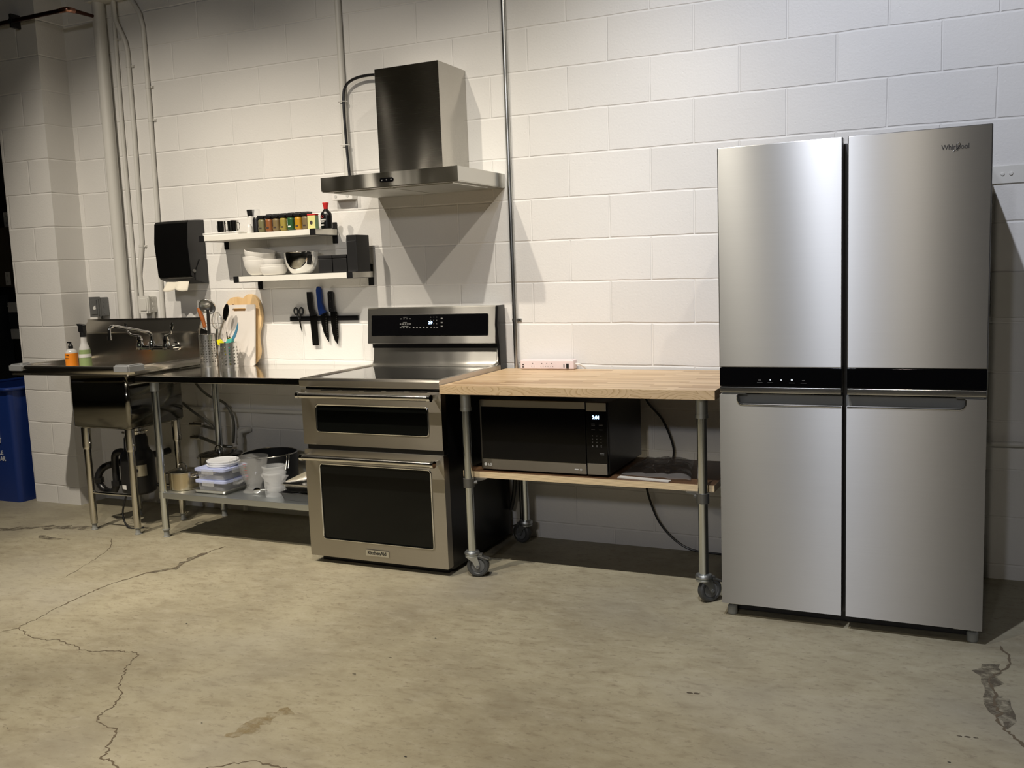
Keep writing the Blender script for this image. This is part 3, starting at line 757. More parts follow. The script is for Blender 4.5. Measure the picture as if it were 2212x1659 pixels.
# vent strip below cooktop
bm = bm_new(); add_box(bm, RX0+0.012, RX1-0.004, -0.690, -0.66, 0.846, 0.858); obj('vent_gap', bm, M_blackmat, rg)
def oven_door(z0, z1, wz0, wz1, hz, name):
    bm = bm_new(); out = rrect(RX0, RX1, z0, z1, 0.004, 2); hole = rrect(-1.018, -0.414, wz0, wz1, 0.014, 5)
    add_prism(bm, out, 'xz', -0.7135, -0.667, holes=[hole[::-1]])
    d = obj('oven_door', bm, M_range, rg)
    bm = bm_new(); add_box(bm, -1.03, -0.40, -0.7105, -0.675, wz0-0.01, wz1+0.01); obj('window', bm, M_window, d)
    bm = bm_new(); add_tube(bm, [(a, -0.7145, b) for a, b in rrect(-1.019, -0.413, wz0-0.001, wz1+0.001, 0.015, 5)], 0.0038, 8, closed=True); obj('window_trim', bm, M_chrome, d)
    bm = bm_new(); add_tube(bm, [(RX0+0.028, -0.768, hz), (RX1-0.030, -0.768, hz)], 0.0135, 20)
    h = obj('handle', bm, M_polish, d)
    for s, x in ((1, RX0+0.020), (-1, RX1-0.022)):
        bm = bm_new(); add_tube(bm, [(x-s*0.004, -0.768, hz), (x+s*0.012, -0.768, hz)], 0.0165, 20)
        add_box(bm, x-s*0.002, x+s*0.014, -0.768, -0.712, hz-0.012, hz+0.012, 0.003)
        obj('handle_mount', bm, M_chrome, h)
    return d
ud = oven_door(0.581, 0.8445, 0.646, 0.773, 0.824, 'u')
bm = bm_new()
for k in range(5):
    add_box(bm, -0.985+k*0.12, -0.985+k*0.12+0.095, -0.7145, -0.7125, 0.8405, 0.8435)
obj('vent_slots', bm, M_blackmat, ud)
ld = oven_door(0.036, 0.557, 0.126, 0.489, 0.528, 'l')
bm = bm_new(); add_box(bm, RX0+0.012, RX1-0.004, -0.700, -0.66, 0.557, 0.581); obj('door_gap', bm, M_blackmat, rg)
bm = bm_new(); add_box(bm, -0.783, -0.656, -0.7185, -0.7130, 0.062, 0.0935, 0.002); bdg = obj('badge', bm, M_fridge_trim, ld)
text('badge_lettering', 'KitchenAid', 0.0245, (-0.7725, -0.7188, 0.0705), M_black, ld, sx=0.93, ext=0.0004, bold=0.0006)
bm = bm_new(); add_box(bm, RX0+0.03, RX1-0.03, -0.66, -0.62, 0.0, 0.03); obj('toe_kick', bm, M_blackmat, rg)
for x in (RX0+0.04, RX1-0.04):
    for y in (-0.60, -0.08):
        bm = bm_new(); add_tube(bm, [(x, y, 0), (x, y, 0.024)], 0.014, 12); obj('foot', bm, M_black, rg)

# ------------------------------------------------------------------ range hood
hd = thing('range_hood', 'stainless chimney range hood mounted on the block wall above the range', 'range hood', (-0.70, -0.02, 1.80))
bm = bm_new(); add_box(bm, -0.870, -0.516, -0.280, -0.001, 1.838, 2.363, 0.0012, 1); ch = obj('chimney', bm, M_chim, hd)
bm = bm_new()
bo = [(-1.066, -0.5), (-0.321, -0.5), (-0.321, -0.001), (-1.066, -0.001)]
add_prism(bm, bo, 'xy', 1.778, 1.842)
cn = obj('canopy', bm, M_hood, hd)
bm = bm_new(); add_box(bm, -1.063, -0.324, -0.497, -0.004, 1.774, 1.7785); obj('canopy_underside', bm, M_hood, hd)
for x0, x1 in ((-1.02, -0.70), (-0.688, -0.37)):
    bm = bm_new(); add_box(bm, x0, x1, -0.46, -0.10, 1.7700, 1.7745, 0.001); obj('grease_filter', bm, M_hood, hd)
bm = bm_new(); add_prism(bm, rrect(-0.733, -0.657, 1.797, 1.816, 0.009), 'xz', -0.5015, -0.499); bp = obj('button_panel', bm, M_glassblk, hd)
for x in (-0.720, -0.695, -0.670):
    bm = bm_new(); add_prism(bm, circ(x, 1.8065, 0.0032, 10), 'xz', -0.5025, -0.5005); obj('button', bm, M_print, bp)

bm = bm_new(); add_tube(bm, smooth_path([(-0.872, -0.05, 2.362), (-0.95, -0.05, 2.385), (-1.06, -0.035, 2.40), (-1.15, -0.035, 2.392), (-1.205, -0.035, 2.362), (-1.222, -0.038, 2.30), (-1.222, -0.038, 2.15), (-1.218, -0.036, 2.0), (-1.208, -0.038, 1.86)]), 0.0075, 10)
wc = thing('power_cable', 'black cable arching from the hood chimney down beside the white pipe', 'cable', (-1.2, -0.03, 2.1)); obj('cable', bm, M_black, wc)
for z in (2.285, 2.06):
    bm = bm_new(); add_tube(bm, [(-1.234+0.024*math.cos(a), -0.028+0.020*math.sin(a), z) for a in [2*PI*k/20 for k in range(20)]], 0.0022, 6, closed=True); obj('zip_tie', bm, M_white, wc)

# ------------------------------------------------------------------ pipes & conduits on the wall
def pipe(name, pts, r, mat, label, cat='pipe', straps=(), sm=False, strapmat=None):
    p0 = pts[0]; t = thing(name, label, cat, tuple(p0))
    bm = bm_new(); add_tube(bm, smooth_path(pts) if sm else pts, r, 16); obj('tube', bm, mat, t)
    for (x, y, z) in straps:
        bm = bm_new(); add_tube(bm, [(x, y, z-0.007), (x, y, z+0.007)], r+0.0022, 16)
        add_box(bm, x+r, x+r+0.020, -0.006, -0.0005, z-0.007, z+0.007, 0.001); add_tube(bm, [(x+r+0.013, -0.012, z), (x+r+0.013, -0.004, z)], 0.005, 8)
        obj('strap', bm, strapmat or mat, t)
    return t
pipe('conduit', [(-0.289, -0.0135, 0.02), (-0.289, -0.0135, 5.2)], 0.0125, M_conduit, 'bare galvanised conduit running up the wall just right of the range hood', 'conduit', [(-0.289, -0.0135, 1.118)])
pipe('conduit', [(-1.238, -0.019, 1.87), (-1.238, -0.019, 5.2)], 0.0165, M_pipe, 'white painted conduit running up the wall just left of the range hood', 'conduit')
bp_ = pipe('drain_pipe', [(-2.918, -0.040, 0.3), (-2.918, -0.040, 3.034)], 0.0360, M_pipe, 'thick white painted pipe running up behind the sink in the corner', 'pipe')
pipe('conduit', [(-2.838, -0.013, 1.16), (-2.838, -0.013, 2.20), (-2.828, -0.013, 3.035)], 0.0115, M_pipe, 'thin white conduit right beside the thick corner pipe', 'conduit', [(-2.828, -0.013, 2.82)], strapmat=M_whitebox)
pipe('conduit', [(-2.797, -0.014, 1.29), (-2.797, -0.014, 1.44), (-2.755, -0.014, 1.62), (-2.742, -0.014, 2.3), (-2.742, -0.014, 2.74), (-2.748, -0.02, 2.80), (-2.80, -0.03, 2.92), (-2.805, -0.03, 3.035)], 0.013, M_pipe, 'white conduit bent near its top, running down into the white outlet box', 'conduit', [(-2.742, -0.014, 2.655), (-2.762, -0.014, 1.60)], strapmat=M_whitebox)
pipe('conduit', [(-2.640, -0.014, 0.95), (-2.630, -0.014, 1.40), (-2.612, -0.014, 1.735), (-2.604, -0.014, 2.4), (-2.604, -0.014, 2.86), (-2.618, -0.02, 2.94), (-2.655, -0.03, 3.01), (-2.705, -0.03, 3.06)], 0.013, M_pipe, 'rightmost white conduit of the corner group, passing behind the towel dispenser', 'conduit', [(-2.604, -0.014, 2.33), (-2.604, -0.014, 2.52)], sm=False, strapmat=M_whitebox)
bm = bm_new(); add_box(bm, -2.97, -2.70, -0.09, -0.001, 3.035, 3.11, 0.003)
single('wireway', bm, M_pipe, 'white painted metal wireway box at the very top of the corner conduits', 'wireway', (-2.83, 0, 3.07))
cpp = thing('copper_pipe', 'dark copper water pipe crossing the pillar near the ceiling', 'pipe', (-3.3, -0.25, 2.95))
bm = bm_new(); add_tube(bm, [(-5.2, -0.25, 2.955), (-2.975, -0.25, 2.955)], 0.0125, 14); obj('tube', bm, M_copper, cpp)
bm = bm_new(); add_tube(bm, [(-2.93, -0.215, 2.955), (-2.93, -0.045, 2.955), (-2.93, -0.045, 2.955+0.001)], 0.0125, 14); obj('tube', bm, M_copper, cpp)
bm = bm_new(); add_tube(bm, smooth_path([(-2.990, -0.25, 2.955), (-2.955, -0.25, 2.955), (-2.934, -0.24, 2.955), (-2.93, -0.205, 2.955)]), 0.0152, 14); obj('elbow', bm, M_copper2, cpp)
bm = bm_new(); add_box(bm, -3.405, -3.385, -0.265, -0.201, 2.915, 2.995, 0.003); add_tube(bm, [(-3.41, -0.25, 2.955), (-3.38, -0.25, 2.955)], 0.018, 14); obj('hanger', bm, M_black, cpp)
pipe('conduit', [(-2.60, -0.014, 0.612), (-1.12, -0.014, 0.608)], 0.0125, M_pipe, 'horizontal white conduit low on the wall behind the prep table', 'conduit')
pipe('conduit', [(1.815, -0.030, 0.585), (1.84, -0.030, 0.582), (3.9, -0.030, 0.58)], 0.0115, M_pipe, 'horizontal white pipe low on the wall right of the refrigerator', 'pipe')
pvc = thing('vent_elbow', 'short white plastic pipe with an elbow rising behind the pots', 'pipe', (-2.075, -0.05, 0.30))
bm = bm_new(); add_tube(bm, smooth_path([(-2.075, -0.05, 0.02), (-2.075, -0.05, 0.45), (-2.073, -0.047, 0.485), (-2.05, -0.03, 0.495), (-2.035, -0.002, 0.495)]), 0.0155, 14); add_tube(bm, [(-2.075, -0.05, 0.42), (-2.075, -0.05, 0.455)], 0.019, 14); obj('tube', bm, M_pipe, pvc)

# electrical boxes
def outlet_box(name, x0, x1, z0, z1, d, mat, label):
    t = thing(name, label, 'outlet box', ((x0+x1)/2, -0.001, (z0+z1)/2))
    bm = bm_new(); add_box(bm, x0, x1, -d, -0.001, z0, z1, 0.006); bx = obj('box', bm, mat, t)
    bm = bm_new(); add_box(bm, x0-0.004, x1+0.003, -d-0.008, -d+0.001, z0-0.004, z1+0.004, 0.002)
    add_tube(bm, [(x1-0.004, -d-0.012, z0+0.01), (x1-0.004, -d-0.012, z1-0.01)], 0.005, 8)
    add_box(bm, x0+0.012, x1-0.018, -d-0.013, -d-0.006, z0+0.012, z1-0.012, 0.004); obj('flip_cover', bm, mat, t)
    for k in range(3):
        zc = z0+(z1-z0)*(0.2+0.3*k)
        bm = bm_new(); add_prism(bm, circ(-d*0.5, zc, 0.012, 16), 'yz', x1-0.001, x1+0.0018); obj('knockout', bm, mat, bx)
    return t
gb = outlet_box('outlet_box', -3.170, -3.088, 1.183, 1.300, 0.070, M_greybox, 'grey metal outlet box on the wall at the left end above the sink')
bm = bm_new(); add_prism(bm, [(-3.128, 1.245), (-3.115, 1.252), (-3.112, 1.228), (-3.130, 1.225), (-3.136, 1.236)], 'xz', -0.0850, -0.0825); obj('worn_patch', bm, M_white, gb)
bm = bm_new(); add_tube(bm, [(-3.12, -0.03, 0.95), (-3.12, -0.03, 1.185)], 0.011, 12); obj('conduit_stub', bm, M_clamp, gb)
wb = outlet_box('outlet_box', -2.765, -2.685, 1.198, 1.297, 0.062, M_whitebox, 'white painted outlet box above the sink faucet')
bm = bm_new(); add_tube(bm, [(-2.70, -0.03, 0.95), (-2.70, -0.03, 1.2)], 0.012, 12); obj('conduit_stub', bm, M_pipe, wb)
ob = thing('outlet_box', 'white outlet box on the wall tucked under the left corner of the range hood', 'outlet box', (-1.26, -0.001, 1.82))
bm = bm_new(); add_box(bm, -1.325, -1.195, -0.05, -0.001, 1.776, 1.87, 0.004); bx = obj('box', bm, M_white, ob)
for x in (-1.30, -1.225):
    bm = bm_new(); add_prism(bm, circ(x, 1.795, 0.009, 14), 'xz', -0.0515, -0.049); obj('socket', bm, M_print2, bx)
# painted-over plates right of fridge
bm = bm_new(); add_box(bm, 1.79, 2.10, -0.006, -0.0005, 1.635, 1.705, 0.002)
pl = single('wall_plate', bm, M_pipe, 'painted-over flat plate with two screws on the wall right of the refrigerator top', 'plate', (1.94, 0, 1.67))
for x in (1.873, 1.903):
    bm = bm_new(); add_lathe(bm, (0, 0, 0), [(0, 0), (0.008, 0), (0.006, 0.004), (0, 0.005)], 12, M=Matrix.Translation((x, -0.006, 1.672)) @ Matrix.Rotation(PI/2, 4, 'X')); obj('screw', bm, M_pipe, pl)
bm = bm_new(); add_box(bm, 1.84, 1.99, -0.010, -0.0005, 1.10, 1.282, 0.002)
single('wall_plate', bm, M_pipe, 'painted-over square cover plate on the wall beside the refrigerator middle', 'plate', (1.91, 0, 1.19))

# ------------------------------------------------------------------ towel dispenser
td = thing('towel_dispenser', 'black wall-mounted paper towel dispenser with a towel sheet hanging out', 'dispenser', (-2.40, -0.001, 1.55))
TX0, TX1 = -2.527, -2.272
bm = bm_new(); add_prism(bm, [(-0.001, 1.730), (-0.118, 1.724), (-0.130, 1.712), (-0.143, 1.60), (-0.130, 1.414), (-0.118, 1.396), (-0.06, 1.372), (-0.001, 1.362)], 'yz', TX0, TX1)
cs = obj('case', bm, M_dispside, td)
bm = bm_new(); pr = [(-0.1195, 1.7250), (-0.1325, 1.712), (-0.1455, 1.60), (-0.1325, 1.414), (-0.124, 1.401), (-0.121, 1.401), (-0.121, 1.7205)]
add_prism(bm, pr, 'yz', TX0+0.004, TX1-0.004); obj('smoked_cover', bm, M_dispblk, td)
bm = bm_new(); add_prism(bm, [(-0.001, 1.500), (-0.060, 1.500), (-0.105, 1.42), (-0.105, 1.384), (-0.001, 1.360)], 'yz', TX1-0.001, TX1+0.006); obj('side_lever', bm, M_black, td)
bm = bm_new(); add_tube(bm, [(TX1-0.01, -0.112, 1.435), (TX1+0.009, -0.112, 1.435)], 0.010, 14); obj('lock', bm, M_clamp, td)
bm = bm_new(); N = 16; rows = []
for j in range(6):
    v = j/5; row = []
    for i in range(N):
        u = i/(N-1); x = -2.492+0.17*u
        z = 1.385-0.058*v-0.006*v*math.sin(u*9); y = -0.098-0.035*v-0.012*math.sin(u*10+1)*v
        row.append(bm.verts.new((x, y, z)))
    rows.append(row)
for j in range(5):
    for i in range(N-1): bm.faces.new((rows[j][i], rows[j][i+1], rows[j+1][i+1], rows[j+1][i]))
so = obj('towel_sheet', bm, M_paper, td, smooth=60); m_ = so.modifiers.new('s', 'SOLIDIFY'); m_.thickness = 0.0012

# ------------------------------------------------------------------ wall shelves
def wall_shelf(x0, x1, z0, z1, label):
    t = thing('wall_shelf', label, 'shelf', ((x0+x1)/2, -0.001, z0))
    bm = bm_new(); add_box(bm, x0, x1, -0.2, -0.003, z0, z1, 0.0015); obj('plank', bm, M_whiteshelf, t)
    for s, x in ((-1, x0-0.003), (1, x1+0.003)):
        xa, xb = sorted((x, x-s*0.034))
        bm = bm_new(); add_box(bm, xa, xb, -0.006, -0.001, z0-0.045, z1+0.040, 0.003)
        for z in (z0-0.028, z1+0.024): add_tube(bm, [((xa+xb)/2, -0.008, z), ((xa+xb)/2, -0.005, z)], 0.004, 8)
        add_box(bm, xa, xb, -0.205, -0.2003, z0-0.002, z1+0.002, 0.0005)
        add_box(bm, xa, xb, -0.204, -0.004, z0-0.0035, z0-0.0005)
        br = obj('bracket', bm, M_black, t)
        bm = bm_new(); add_box(bm, x1 if s > 0 else x0-0.0025, x1+0.0025 if s > 0 else x0, -0.199, -0.006, z0-0.001, z1+0.001); obj('end_strip', bm, M_alu, t)
    return t
wall_shelf(-2.125, -1.338, 1.595, 1.624, 'upper white wall shelf holding the spices and cups')
wall_shelf(-1.900, -1.122, 1.361, 1.390, 'lower white wall shelf holding the bowls and black canisters')

# upper shelf goods
ZU = 1.624
bm = bm_new(); add_prism(bm, rrect(-2.118, -1.862, -0.195, -0.06, 0.02), 'xy', ZU, ZU+0.008)
add_tube(bm, [(a, b, ZU+0.011) for a, b in rrect(-2.116, -1.864, -0.193, -0.062, 0.02)], 0.0045, 8, closed=True)
single('serving_tray', bm, M_white, 'flat white tray under the steel cups on the upper shelf', 'tray', (-1.99, -0.13, ZU))
def mug(loc, label, ang, first=[None]):
    if first[0] is None:
        t = thing('steel_cup', label, 'cup', loc, 'steel cups on the white tray'); x, y, z = loc
        bm = bm_new(); add_lathe(bm, loc, [(0, 0), (0.021, 0), (0.0235, 0.004), (0.0235, 0.068), (0.0245, 0.070), (0.0225, 0.070), (0.0215, 0.006), (0, 0.005)], 28); obj('body', bm, M_chrome, t)
        bm = bm_new(); add_tube(bm, smooth_path([(x-0.023, y, z+0.058), (x-0.037, y, z+0.054), (x-0.041, y, z+0.038), (x-0.036, y, z+0.020), (x-0.023, y, z+0.014)]), 0.0022, 8); obj('handle', bm, M_chrome, t)
        first[0] = t; t.rotation_euler.z = ang; return t
    return dup(first[0], loc, label, ang)
mug((-2.020, -0.135, ZU+0.0085), 'leftmost of the three steel cups on the white tray', -0.2)
mug((-1.975, -0.105, ZU+0.0085), 'middle steel cup of the three on the white tray, set back', 0.6)
mug((-1.922, -0.140, ZU+0.0085), 'rightmost of the three steel cups on the white tray', 3.0)

def bottle(name, loc, label, cat, parts):
    t = thing(name, label, cat, loc)
    for nm, prof, mat, sq in parts:
        bm = bm_new(); add_lathe(bm, loc, prof, 24, sq); obj(nm, bm, mat, t)
    return t
M_labelw = plain('white_label', (0.78, 0.77, 0.74), 0.5)
M_saltw = plain('salt_glass', (0.70, 0.68, 0.64), 0.2)
bottle('salt_shaker', (-1.822, -0.120, ZU), 'tall salt jar with a black cap, left of the pepper grinder', 'shaker', [
    ('jar', [(0, 0), (0.019, 0), (0.020, 0.004), (0.020, 0.088), (0.017, 0.094), (0, 0.094)], M_saltw, (1, 1)),
    ('band', [(0.0203, 0.040), (0.0206, 0.042), (0.0206, 0.084), (0.0203, 0.086)], M_labelw, (1, 1)),
    ('cap', [(0, 0.094), (0.017, 0.094), (0.0205, 0.122), (0.0215, 0.131), (0, 0.132)], M_black, (1, 1))])
bottle('pepper_grinder', (-1.775, -0.130, ZU), 'pepper grinder with a clear top and black label, left of the spice jars', 'grinder', [
    ('jar', [(0, 0), (0.021, 0), (0.022, 0.004), (0.022, 0.072), (0.016, 0.086), (0, 0.087)], M_black, (1, 1)),
    ('grinder_top', [(0, 0.087), (0.017, 0.087), (0.020, 0.094), (0.0215, 0.122), (0.019, 0.131), (0, 0.132)], M_trans, (1, 1))])
bottle('shaker_bottle', (-1.792, -0.172, ZU), 'small plain white bottle standing in front of the pepper grinder', 'bottle', [
    ('body', [(0, 0), (0.0155, 0), (0.0165, 0.003), (0.0155, 0.030), (0.010, 0.040), (0.0075, 0.050), (0, 0.052)], M_white, (1, 1))])
cols = [((0.18, 0.1692, 0.0828), 'dull olive'), ((0.2664, 0.0972, 0.0324), 'rust red'), ((0.2088, 0.1548, 0.072), 'tan olive'), ((0.3456, 0.2664, 0.054), 'mustard yellow'), ((0.0252, 0.0936, 0.0302), 'dark green'), ((0.504, 0.2592, 0.0144), 'bright amber'), ((0.1944, 0.144, 0.072), 'brownish olive')]
proto = None
for i, (c, nm) in enumerate(cols):
    m = plain('spice_'+str(i), c, 0.35)
    loc = (-1.714+0.0488*i, -0.158, ZU)
    t = thing('spice_jar', nm+' spice jar with a black lid, front row of the upper shelf', 'spice jar', loc, 'spice jars on the upper shelf')
    bm = bm_new(); add_box(bm, loc[0]-0.0215, loc[0]+0.0215, loc[1]-0.0215, loc[1]+0.0215, ZU, ZU+0.073, 0.016, 4); jr = obj('jar', bm, m, t)
    bm = bm_new(); add_box(bm, loc[0]-0.0205, loc[0]+0.0205, loc[1]-0.0205, loc[1]+0.0205, ZU+0.0735, ZU+0.090, 0.004); obj('lid', bm, M_black, t)
    bm = bm_new(); add_box(bm, loc[0]-0.008, loc[0]+0.009, loc[1]-0.0220, loc[1]-0.0212, ZU+0.018, ZU+0.026); add_box(bm, loc[0]-0.013, loc[0]-0.010, loc[1]-0.0220, loc[1]-0.0212, ZU+0.028, ZU+0.062)
    obj('label_print', bm, M_slot if i != 4 else M_labelw, jr)
bl = thing('spice_jar', 'black-lidded spice jar in the back row of the upper shelf', 'spice jar', (-1.700, -0.100, ZU), 'spice jars in the back row')
bm = bm_new(); add_box(bm, -1.7215, -1.6785, -0.1215, -0.0785, ZU, ZU+0.080, 0.006); obj('jar', bm, M_slot, bl)
bm = bm_new(); add_box(bm, -1.7205, -1.6795, -0.1205, -0.0795, ZU+0.0805, ZU+0.100, 0.004); obj('lid', bm, M_black, bl)
for i in range(1, 6): dup(bl, (-1.700+0.0488*i, -0.100, ZU))
# tin
M_tiny = plain('yellow_tin', (0.72, 0.70, 0.30), 0.4); M_ting = plain('green_tin_side', (0.30, 0.46, 0.28), 0.4)
tn = thing('spice_tin', 'small pale yellow box tin with a red lid beside the dark sauce bottle', 'tin', (-1.372, -0.160, ZU))
bm = bm_new(); add_box(bm, -1.400, -1.350, -0.178, -0.145, ZU, ZU+0.072, 0.003)
for f in bm.faces:
    if f.normal.x > 0.7: f.material_index = 1
bmesh.ops.recalc_face_normals(bm, faces=bm.faces)
for f in bm.faces: f.material_index = 1 if f.normal.x > 0.7 else 0
bd = obj('tin', bm, [M_tiny, M_ting], tn)
bm = bm_new(); add_box(bm, -1.401, -1.349, -0.179, -0.144, ZU+0.072, ZU+0.080, 0.003); obj('lid', bm, M_red, tn)
bm = bm_new(); add_prism(bm, circ(-1.375, ZU+0.034, 0.010, 10, 0.9, 1.1), 'xz', -0.1788, -0.1778); obj('label_print', bm, M_slot, bd)
sb = bottle('sauce_bottle', (-1.308, -0.135, ZU), 'black sauce bottle with a red cap at the right end of the upper shelf', 'bottle', [
    ('bottle', [(0, 0), (0.030, 0), (0.0325, 0.004), (0.0325, 0.066), (0.029, 0.082), (0.015, 0.097), (0.0115, 0.103), (0, 0.104)], M_blackmat, (1, 0.8)),
    ('cap', [(0, 0.103), (0.0115, 0.103), (0.0120, 0.112), (0.0175, 0.134), (0.0165, 0.136), (0, 0.137)], M_red, (1, 1))])
bm = bm_new()
for x in (-1.330, -1.322, -1.314, -1.306, -1.299): add_box(bm, x, x+0.005, -0.1655, -0.158, ZU+0.042, ZU+0.050)
add_box(bm, -1.326, -1.303, -0.1655, -0.158, ZU+0.033, ZU+0.036); add_box(bm, -1.322, -1.306, -0.1655, -0.158, ZU+0.015, ZU+0.022)
obj('label_print', bm, M_labelw, sb.children[0])
bm = bm_new(); add_tube(bm, [(-1.314+0.006*math.cos(a), -0.1615, ZU+0.062+0.006*math.sin(a)) for a in [2*PI*k/14 for k in range(14)]], 0.0010, 6, closed=True); obj('label_ring', bm, M_red, sb.children[0])

# lower shelf goods
ZL = 1.390
def bowl_prof(r, h, rb, th=0.003, lip=True):
    out = []; n = 9
    out += [(0, 0.002), (rb*0.9, 0.0), (rb, 0.002)]
    for k in range(1, n+1):
        t = k/n; a = t*PI/2
        out.append((rb+(r-rb)*math.sin(a)**0.9, 0.002+(h-0.002)*(1-math.cos(a))**0.85))
    out += [(r-th*0.5, h+0.001), (r-th, h)]
    for k in range(n-1, -1, -1):
        t = k/n; a = t*PI/2
        out.append((max(rb-th, 0.001)+(r-rb)*math.sin(a)**0.9, 0.002+th+(h-0.002)*(1-math.cos(a))**0.85 if k else 0.002+th))
    out.append((0, 0.002+th)); return out
def bowl(name, loc, r, h, rb, mat, label, cat='bowl', tilt=None, group=None):
    bm = bm_new(); add_lathe(bm, (0, 0, 0), bowl_prof(r, h, rb), 40)
    o = obj(name, bm, mat, None, 50); o.location = loc; o['_o'] = tuple(loc); o['label'] = label; o['category'] = cat
    if group: o['group'] = group
    if tilt: o.rotation_euler = tilt
    return o
bowl('serving_bowl', (-1.800, -0.096, ZL), 0.090, 0.086, 0.038, M_porc, 'large white porcelain bowl at the bottom of the left bowl stack')
bowl('serving_bowl', (-1.804, -0.096, ZL+0.022), 0.090, 0.086, 0.038, M_porc, 'large white porcelain bowl in the middle of the left bowl stack')
bowl('serving_bowl', (-1.806, -0.096, ZL+0.062), 0.085, 0.080, 0.038, M_porc, 'large white porcelain bowl tilted on top of the left bowl stack', tilt=(0.08, 0.20, 0))
bowl('small_bowl', (-1.690, -0.118, ZL), 0.074, 0.046, 0.052, M_porc, 'small white bowl at the bottom of the small stack by the steel bowl')
bowl('small_bowl', (-1.690, -0.118, ZL+0.013), 0.074, 0.046, 0.052, M_porc, 'small white bowl in the middle of the small stack by the steel bowl')
bowl('small_bowl', (-1.692, -0.118, ZL+0.038), 0.060, 0.050, 0.040, M_porc, 'small white bowl on top of the small stack by the steel bowl')
mb = bowl('mixing_bowl', (-1.508, -0.108, ZL), 0.092, 0.118, 0.042, M_chrome, 'polished steel mixing bowl in the middle of the lower shelf')
bm = bm_new(); add_tube(bm, [(-1.508+0.093*math.cos(a), -0.108+0.093*math.sin(a), ZL+0.118) for a in [2*PI*k/40 for k in range(40)]], 0.0025, 8, closed=True); obj('rolled_rim', bm, M_chrome, mb)
def canister(x0, x1, y0, y1, h, label):
    t = thing('canister', label, 'canister', ((x0+x1)/2, (y0+y1)/2, ZL))
    bm = bm_new(); add_box(bm, x0, x1, y0, y1, ZL, ZL+h*0.80, 0.004); obj('box', bm, M_blacksat, t)
    bm = bm_new(); add_box(bm, x0-0.001, x1+0.001, y0-0.001, y1+0.001, ZL+h*0.81, ZL+h, 0.004); obj('lid', bm, M_blacksat, t)
canister(-1.352, -1.264, -0.172, -0.09, 0.094, 'short black canister next to the steel mixing bowl')
canister(-1.260, -1.172, -0.172, -0.09, 0.094, 'short black canister next to the tall black one')
t = thing('canister', 'tall black rectangular canister at the right end of the lower shelf', 'canister', (-1.137, -0.115, ZL))
bm = bm_new(); add_box(bm, -1.167, -1.104, -0.172, -0.050, ZL, ZL+0.192, 0.004)
obj('box', bm, M_blacksat, t)
bm = bm_new(); add_box(bm, -1.163, -1.108, -0.1735, -0.171, ZL+0.158, ZL+0.161); obj('lid_seam', bm, M_darkbody, t)

# ------------------------------------------------------------------ knife strip
ks = thing('knife_strip', 'black magnetic knife strip on the wall between the lower shelf and the range', 'knife rack', (-1.455, -0.001, 1.143))
bm = bm_new(); add_box(bm, -1.684, -1.226, -0.016, -0.001, 1.130, 1.157, 0.002); obj('bar', bm, M_blackmat, ks)
def knife(name, label, handle, blade, hm, bmt, y=-0.0165, extra=None, cat='knife'):
    cx = sum(p[0] for p in blade)/len(blade); t = thing(name, label, cat, (cx, y, 1.143))
    bm = bm_new(); add_prism(bm, blade, 'xz', y-0.0035, y-0.0008); b = obj('blade', bm, bmt, t)
    bm = bm_new(); add_prism(bm, handle, 'xz', y-0.016, y-0.0008); bmesh.ops.bevel(bm, geom=[e for e in bm.edges if e.calc_face_angle(0) > 0.6], offset=0.002, segments=2, affect='EDGES'); h = obj('handle', bm, hm, t)
    return t, b, h
t, b, h = knife('cleaver', 'black-handled knife with a wide straight square-ended blade', [(-1.545, 1.292), (-1.516, 1.292), (-1.512, 1.20), (-1.498, 1.165), (-1.532, 1.160), (-1.545, 1.22)],
    [(-1.542, 1.170), (-1.495, 1.168), (-1.492, 0.995), (-1.535, 0.993), (-1.541, 1.12)], M_black, M_blade)
t, b, h = knife('chef_knife', 'blue-handled knife with a scalloped blade on the magnetic strip', [(-1.481, 1.300), (-1.476, 1.315), (-1.466, 1.321), (-1.455, 1.316), (-1.449, 1.30), (-1.447, 1.23), (-1.436, 1.19), (-1.425, 1.180), (-1.446, 1.172), (-1.470, 1.162), (-1.476, 1.20)],
    [(-1.470, 1.172), (-1.423, 1.180), (-1.421, 1.05), (-1.424, 1.012), (-1.438, 1.030), (-1.455, 1.065), (-1.466, 1.11)], M_blue, M_blade)
bm = bm_new()
for k in range(14): add_box(bm, -1.4375, -1.4295, -0.0206, -0.0196, 1.162-k*0.0095, 1.162-k*0.0095-0.004)
obj('scallops', bm, M_bladelite, b)
t, b, h = knife('santoku_knife', 'riveted black-handled knife, rightmost on the magnetic strip', [(-1.405, 1.285), (-1.399, 1.292), (-1.380, 1.292), (-1.373, 1.284), (-1.373, 1.215), (-1.367, 1.180), (-1.402, 1.178), (-1.406, 1.23)],
    [(-1.402, 1.182), (-1.359, 1.180), (-1.356, 1.10), (-1.357, 1.04), (-1.366, 1.000), (-1.384, 1.020), (-1.396, 1.06), (-1.402, 1.12)], M_black, M_blade)
bm = bm_new()
for z in (1.275, 1.238, 1.200): add_prism(bm, circ(-1.389, z, 0.003, 8), 'xz', -0.0335, -0.0315)
obj('rivet', bm, M_bladelite, h)
bm = bm_new()
for k in range(12): add_box(bm, -1.3655, -1.3605, -0.0206, -0.0196, 1.165-k*0.0105, 1.165-k*0.0105-0.003)
obj('scallops', bm, M_bladelite, b)
sc = thing('scissors', 'small kitchen scissors with black and blue finger rings', 'scissors', (-1.612, -0.018, 1.15))
